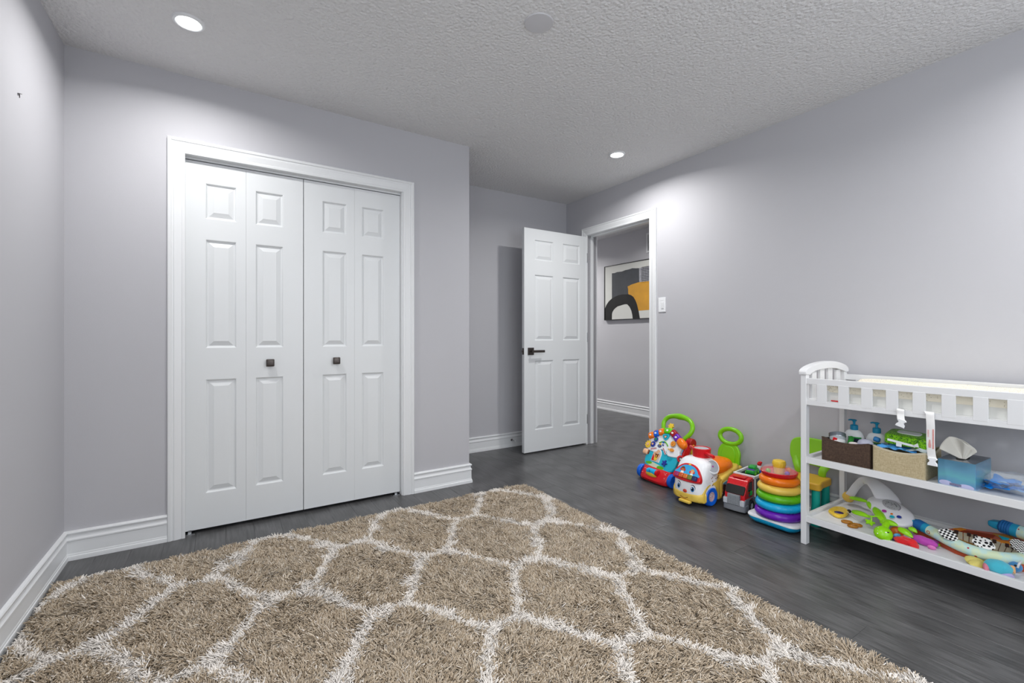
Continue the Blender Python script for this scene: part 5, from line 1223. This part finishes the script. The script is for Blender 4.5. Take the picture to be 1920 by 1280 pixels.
# star fish toy and pretzel teether
st = thing('banana_rattle', 'yellow flat rattle toy with a dark purple oval on the lower shelf', 'rattle', shelfpt(1574, 962))
pl = [shelfpt(u, v, .012) for u, v in ((1553, 957), (1557, 953), (1566, 950), (1580, 951), (1588, 955), (1592, 960), (1586, 966), (1575, 968), (1564, 965), (1558, 961))]
cen = sum(pl, Vector())/len(pl)
mb = MB().prism(sm2([(p.x-cen.x, p.y-cen.y) for p in pl], 3)[::-1], SZ+.0005, SZ+.017, .007, 3, T3(cen.x, cen.y, 0)); obj('body', mb, YEL, st, world=True, angle=60)
q = shelfpt(1573, 961, .0165); obj('oval_patch', MB().ell(q, (.021, .017, .0065), rotm((.5, -.86, 0), (0, 0, 1))), mat('rattle_dark_violet', '35255e', .35, var=.5, vscale=120), st, world=True)
q = shelfpt(1592, 958, .014); obj('black_tip', MB().ell(q, (.008, .010, .009)), BLACK, st, world=True)
obj('white_cord', MB().tube([shelfpt(1588, 959, .02), shelfpt(1600, 968, .006), shelfpt(1611, 979, .004)], .0011, 6), WHITE, st, world=True)
pz = thing('pretzel_teether', 'translucent amber pretzel shaped teether near the front of the lower shelf', 'teether', shelfpt(1598, 982))
AM = mat('amber_gel', 'b5761a', .25, trans=.2, bump=.4, bscale=90)
for c, L in (((1588, 978), 12), ((1606, 984), 11), ((1599, 986), 9)):
    q = shelfpt(c[0], c[1], .006); obj('loop', MB().torus(.0155 if L > 9 else .014, .0060, 26, 10, Matrix.Translation(q) @ Matrix.Rotation(-1.0, 4, 'Z') @ Matrix.Diagonal((1.15, .75, 1, 1))), AM, pz, world=True)
# piano play mat
def mat_():
    def pz_(u, v, dz=0):            # the mat slopes up towards the wall
        s, c_ = math.sin(YAW), math.cos(YAW); l = (u-CX)/FPX; r = Vector((s+c_*l, c_-s*l, -(v-CY)/FPX)); o = Vector((0, 0, CAM_Z))
        k = .16; x0, z0 = 2.60, SZ+.012+dz; q = (z0+k*(o.x-x0)-o.z)/(r.z-k*r.x); return o+r*q
    t = thing('piano_mat', 'orange baby piano play mat with cream keys lying on the lower shelf', 'play mat', (2.75, .55, SZ))
    def slab(pts, th, m, nm, dz=0, par=t, bev=.003):
        top = [pz_(u, v, dz) for u, v in pts]; mb = MB(); n = len(top)
        mb.raw([tuple(p) for p in top]+[(p.x, p.y, max(p.z-th, SZ+.0005)) for p in top], [tuple(range(n)), tuple(range(2*n-1, n-1, -1))]+[(k, n+k, n+(k+1) % n, (k+1) % n) for k in range(n)])
        bmesh.ops.recalc_face_normals(mb.bm, faces=mb.bm.faces); return obj(nm, mb, m, par, world=True, smooth=False)
    MO = mat('mat_orange', 'b5451a', .7, sheen=.3, bump=.4, bscale=250)
    body = slab([(1712, 985), (1722, 992), (1745, 1003), (1790, 1030), (1830, 1046), (1880, 1056), (1935, 1064), (1960, 1030), (1925, 1010), (1880, 1000), (1830, 994), (1800, 989), (1780, 991), (1765, 994), (1740, 984)], .055, MO, 'mat_body')
    slab([(1795, 1008), (1840, 1026), (1905, 1040), (1912, 1046), (1890, 1048), (1840, 1040), (1800, 1026)], .003, mat('mat_ochre', 'b5842c', .7, bump=.3, bscale=250), 'ochre_band', .004, body)
    slab([(1790, 991), (1830, 996), (1866, 1003), (1862, 1007), (1830, 1004), (1800, 997)], .003, mat('mat_rust', '8e3312', .7), 'rust_band', .004, body)
    slab([(1800, 999), (1850, 1008), (1905, 1017), (1925, 1021), (1925, 1026), (1880, 1018), (1830, 1009), (1800, 1003)], .003, mat('mat_amber', 'e08a24', .6), 'amber_band', .004, body)
    slab([(1862, 1000), (1896, 1003), (1902, 1011), (1880, 1010)], .003, mat('mat_gold', 'c08a3a', .7), 'gold_patch', .004, body)
    slab([(1872, 1003), (1893, 1009), (1890, 1011), (1879, 1010)], .003, TEAL, 'teal_patch', .006, body)
    # ten cream keys in a strip, brown keys above
    A0, A1, B0, B1 = Vector((1782, 993)), Vector((1784, 1004)), Vector((1925, 1033)), Vector((1915, 1050))
    KC = mat('key_cream', 'cfc4ab', .5)
    def bz(s, a, b_): return a+(b_-a)*s
    n = 12
    for k in range(n):
        s0, s1 = k/n+.006, (k+1)/n-.006
        sag = lambda s: Vector((0, 3.5*math.sin(PI*s)*-1))
        p = [bz(s0, A0, B0)+sag(s0), bz(s1, A0, B0)+sag(s1), bz(s1, A1, B1)+sag(s1), bz(s0, A1, B1)+sag(s0)]
        slab([(q.x, q.y) for q in p], .008, KC, 'piano_key', .010)
        if k in (0, 2, 3, 5, 6, 8, 9, 11):
            q = bz(s1, A0, B0)+sag(s1); w_ = slab([(q.x-4, q.y-2.6), (q.x+4, q.y-.9), (q.x+3.6, q.y+2.4), (q.x-4, q.y+.6)], .008, mat('key_brown', '3c231b', .35), 'black_key', .019)
    slab([(1787, 990), (1803, 989), (1812, 992), (1800, 994)], .003, mat('mat_amber', 'e08a24', .6), 'amber_button', .006, body)
mat_()
# patterned fabric of the arch tubes
def archmat():
    m = mat('arch_fabric', 'c3e2e0', .8, bump=.2, bscale=200); N, L, b = nodes(m); tc = N.new('ShaderNodeTexCoord')
    v = N.new('ShaderNodeTexVoronoi'); v.inputs['Scale'].default_value = 42; v.inputs['Randomness'].default_value = .8; L.new(tc.outputs['Object'], v.inputs['Vector'])
    sp = N.new('ShaderNodeSeparateColor'); L.new(v.outputs['Color'], sp.inputs[0])
    rad = N.new('ShaderNodeMath'); rad.operation = 'MULTIPLY_ADD'; rad.inputs[1].default_value = .24; rad.inputs[2].default_value = .08; L.new(sp.outputs[0], rad.inputs[0])
    d = N.new('ShaderNodeMath'); d.operation = 'SUBTRACT'; L.new(v.outputs['Distance'], d.inputs[0]); L.new(rad.outputs[0], d.inputs[1])
    ab = N.new('ShaderNodeMath'); ab.operation = 'ABSOLUTE'; L.new(d.outputs[0], ab.inputs[0])
    lt = N.new('ShaderNodeMath'); lt.operation = 'LESS_THAN'; lt.inputs[1].default_value = .055; L.new(ab.outputs[0], lt.inputs[0])
    gt = N.new('ShaderNodeMath'); gt.operation = 'GREATER_THAN'; gt.inputs[1].default_value = .45; L.new(sp.outputs[1], gt.inputs[0])
    mu = N.new('ShaderNodeMath'); mu.operation = 'MULTIPLY'; L.new(lt.outputs[0], mu.inputs[0]); L.new(gt.outputs[0], mu.inputs[1])
    n = N.new('ShaderNodeTexNoise'); n.inputs['Scale'].default_value = 26; L.new(tc.outputs['Object'], n.inputs['Vector'])
    cr = N.new('ShaderNodeValToRGB'); e = cr.color_ramp; e.elements[0].position = .42; e.elements[0].color = lin('bfe3e4')+(1,); e.elements[1].position = .62; e.elements[1].color = lin('d9e8c4')+(1,); L.new(n.outputs['Fac'], cr.inputs[0])
    mx = N.new('ShaderNodeMix'); mx.data_type = 'RGBA'; L.new(mu.outputs[0], mx.inputs['Factor']); L.new(cr.outputs[0], mx.inputs['A']); mx.inputs['B'].default_value = lin('b8283a')+(1,)
    L.new(mx.outputs['Result'], b.inputs['Base Color']); return m
AF = archmat(); BLC = mat('cap_blue', '1668ae', .6, bump=.8, bscale=120); LBC = mat('cap_cyan', '1fa0cc', .45)
def tubeends(t, p, d, r):
    d = Vector(d).normalized(); M = Matrix.Translation(p) @ d.to_track_quat('Z', 'Y').to_matrix().to_4x4()
    obj('cuff', MB().lathe([(0, -.002), (r*1.02, -.002), (r*1.07, .004), (r*1.04, .022), (0, .024)], 30, M), LBC, t, world=True)
    pr = [(0, .022), (r*1.02, .022)]+[(r*(1.06+.05*(k % 2)), .025+k*.004) for k in range(9)]+[(r*.9, .062), (0, .063)]
    obj('ribbed_collar', MB().lathe(pr, 30, M), BLC, t, world=True)
    obj('clip', MB().loft([[M @ Vector((x, y, z)) for x, y in rrect(a*2, b_*2, min(a, b_)*.5, 3)] for z, a, b_ in ((.058, r*.8, r*.7), (.075, r*.95, r*.6), (.092, r*.8, r*.45), (.098, r*.5, r*.3))]), LBC, t, world=True)
t = thing('play_gym_arch', 'pale patterned fabric arch tube of a baby gym lying across the piano mat', 'play gym arch', (2.66, .55, SZ))
AR = .0225
pts = [shelfpt(u, v, AR+.014+dz) for u, v, dz in ((1743, 994, .016), (1760, 1003, .012), (1781, 1014, .008), (1812, 1028, .004), (1843, 1038, .002), (1875, 1045, .002), (1910, 1047, .002), (1960, 1046, .004))]
obj('fabric_tube', MB().tube(pts, AR, 24), AF, t, world=True)
tubeends(t, pts[0], pts[0]-pts[1], AR*.95)
t = thing('play_gym_arch', 'blue capped end of the second gym arch tube at the right by the wall', 'play gym arch', (2.86, .47, SZ))
pts = [at(1912, 997, 'x', 2.86), at(1924, 1001, 'x', 2.855), at(1942, 1007, 'x', 2.85), at(1970, 1016, 'x', 2.85)]
obj('fabric_tube', MB().tube(pts, .027, 24), AF, t, world=True)
tubeends(t, pts[0], pts[0]-pts[1], .026)
# three black and white cloth tags on the arch
def pat(kind):
    m = mat('cloth_'+kind, 'f1f1ef', .85, bump=.3, bscale=300); N, L, b = nodes(m); tc = N.new('ShaderNodeTexCoord')
    mx = N.new('ShaderNodeMix'); mx.data_type = 'RGBA'; mx.inputs['A'].default_value = lin('f2f2f0')+(1,); mx.inputs['B'].default_value = lin('101013')+(1,); L.new(mx.outputs['Result'], b.inputs['Base Color'])
    if kind == 'check':
        mp = N.new('ShaderNodeMapping'); mp.inputs['Rotation'].default_value = (0, 0, .78); L.new(tc.outputs['Object'], mp.inputs[0])
        c = N.new('ShaderNodeTexChecker'); c.inputs['Scale'].default_value = 120; L.new(mp.outputs[0], c.inputs['Vector']); L.new(c.outputs['Fac'], mx.inputs['Factor'])
    elif kind == 'dots':
        v = N.new('ShaderNodeTexVoronoi'); v.voronoi_dimensions = '2D'; v.inputs['Scale'].default_value = 75; v.inputs['Randomness'].default_value = .6; L.new(tc.outputs['Object'], v.inputs['Vector'])
        sp = N.new('ShaderNodeSeparateColor'); L.new(v.outputs['Color'], sp.inputs[0]); a = N.new('ShaderNodeMath'); a.operation = 'MULTIPLY_ADD'; a.inputs[1].default_value = .30; a.inputs[2].default_value = .16; L.new(sp.outputs[0], a.inputs[0])
        c = N.new('ShaderNodeMath'); c.operation = 'LESS_THAN'; L.new(v.outputs['Distance'], c.inputs[0]); L.new(a.outputs[0], c.inputs[1]); L.new(c.outputs[0], mx.inputs['Factor'])
    else:
        sp = N.new('ShaderNodeSeparateXYZ'); L.new(tc.outputs['Object'], sp.inputs[0])
        a = N.new('ShaderNodeMath'); a.operation = 'PINGPONG'; a.inputs[1].default_value = .0065; L.new(sp.outputs['X'], a.inputs[0])
        s_ = N.new('ShaderNodeMath'); s_.operation = 'ADD'; L.new(a.outputs[0], s_.inputs[0]); L.new(sp.outputs['Y'], s_.inputs[1])
        q = N.new('ShaderNodeMath'); q.operation = 'PINGPONG'; q.inputs[1].default_value = .0045; L.new(s_.outputs[0], q.inputs[0])
        c = N.new('ShaderNodeMath'); c.operation = 'LESS_THAN'; c.inputs[1].default_value = .00225; L.new(q.outputs[0], c.inputs[0]); L.new(c.outputs[0], mx.inputs['Factor'])
    return m
for nm, lab, u, v, x, shp, m in (('cloth_tag', 'black and white checked cloth tag on the arch tube', 1778, 1002, 2.690, [(-.046, .0), (-.030, .022), (0, .030), (.026, .020), (.044, -.004), (.030, -.022), (.0, -.028), (-.026, -.020)], 'check'),
        ('cloth_tag', 'white cloth tag with black spots on the arch tube', 1844, 1018, 2.655, [(.046*math.cos(a)*(1+.05*math.cos(5*a)), .031*math.sin(a)*(1+.05*math.cos(5*a))) for a in [2*PI*k/16 for k in range(16)]], 'dots'),
        ('cloth_tag', 'black and white zigzag cloth tag at the right end of the arch tube', 1914, 1024, 2.665, [(-.044, .004), (-.030, .026), (.0, .030), (.04, .024), (.044, -.004), (.034, -.028), (0, -.032), (-.026, -.022)], 'zigzag')):
    c = shelfpt(u, v, .075 if m != 'zigzag' else .080); R = rotm(at(u+10, v+4.2, 'x', c.x)-c, Vector((-.62, -.42, .66)))
    mb = MB().prism([(x*.74, y*.84) for x, y in sm2(shp, 4)], -.005, .003, .0025, 2)
    o = obj(nm, mb, pat(m), angle=60); o.matrix_world = Matrix.Translation(c) @ R; tag(o, lab, 'cloth tag', 'cloth tags of the baby gym')
# plush bird
def bird():
    t = thing('plush_bird', 'teal and blue plush bird with yellow tail feathers on the lower shelf', 'plush toy', shelfpt(1872, 1064))
    TP = mat('plush_teal', '3fb2c8', .85, sheen=.5, bump=.6, bscale=260)
    from mathutils import noise
    def bl_(nm, u, v, r, m, L=(.15, -.98, 0), dz=None, par=t, amp=.003):
        c, R, mb = blob('', '', '', u, v, r, None, L=L, dz=dz, amp=amp, sc=50); return obj(nm, mb, m, par, world=True)
    bl_('body', 1872, 1063, (.040, .032, .026), TP)
    bl_('head', 1903, 1062, (.021, .020, .019), mat('plush_blue', '3a86bf', .85, sheen=.5, bump=.6, bscale=260), amp=.001)
    c = shelfpt(1896, 1064, .030); obj('beak', MB().lathe([(0, .032), (.007, .016), (.012, 0), (0, -.002)], 16, Matrix.Translation(c) @ Vector((-.75, -.45, -.35)).to_track_quat('Z', 'Y').to_matrix().to_4x4()), mat('felt_peach', 'e8b27c', .8), t, world=True)
    c = shelfpt(1904, 1060, .040); obj('eye', MB().ell(c, (.004, .004, .004)), BLACK, t, world=True)
    bl_('pink_patch', 1850, 1064, (.012, .022, .016), mat('plush_pink', 'cf7d8f', .85, bump=.5, bscale=260))
    bl_('foot', 1884, 1077, (.024, .012, .010), mat('plush_lilac', 'a9a0cc', .85, bump=.5, bscale=260))
    PY_ = mat('felt_yellow', 'd8cb72', .85, bump=.4, bscale=260)
    for a, b_, wd in (((1810, 1050), (1842, 1050), .022), ((1820, 1059), (1850, 1054), .020), ((1834, 1046), (1852, 1050), .012)):
        m_ = MB(); leaf(m_, shelfpt(*a, .012), shelfpt(*b_, .020), wd, .006, .003)
        for w_ in m_.bm.verts: w_.co.z = max(w_.co.z, SZ+.0006)
        obj('feather', m_, PY_, t, world=True)
    p0 = shelfpt(1908, 1064, .03); p1 = at(1915, 1052, 'x', 2.62)
    obj('twisted_cord', MB().tube([p0, (p0+p1)/2+Vector((-.008, 0, .004)), p1], .0035, 8), mat('cord_white', 'dcdfe3', .8, bump=1, bscale=200), t, world=True)
bird()
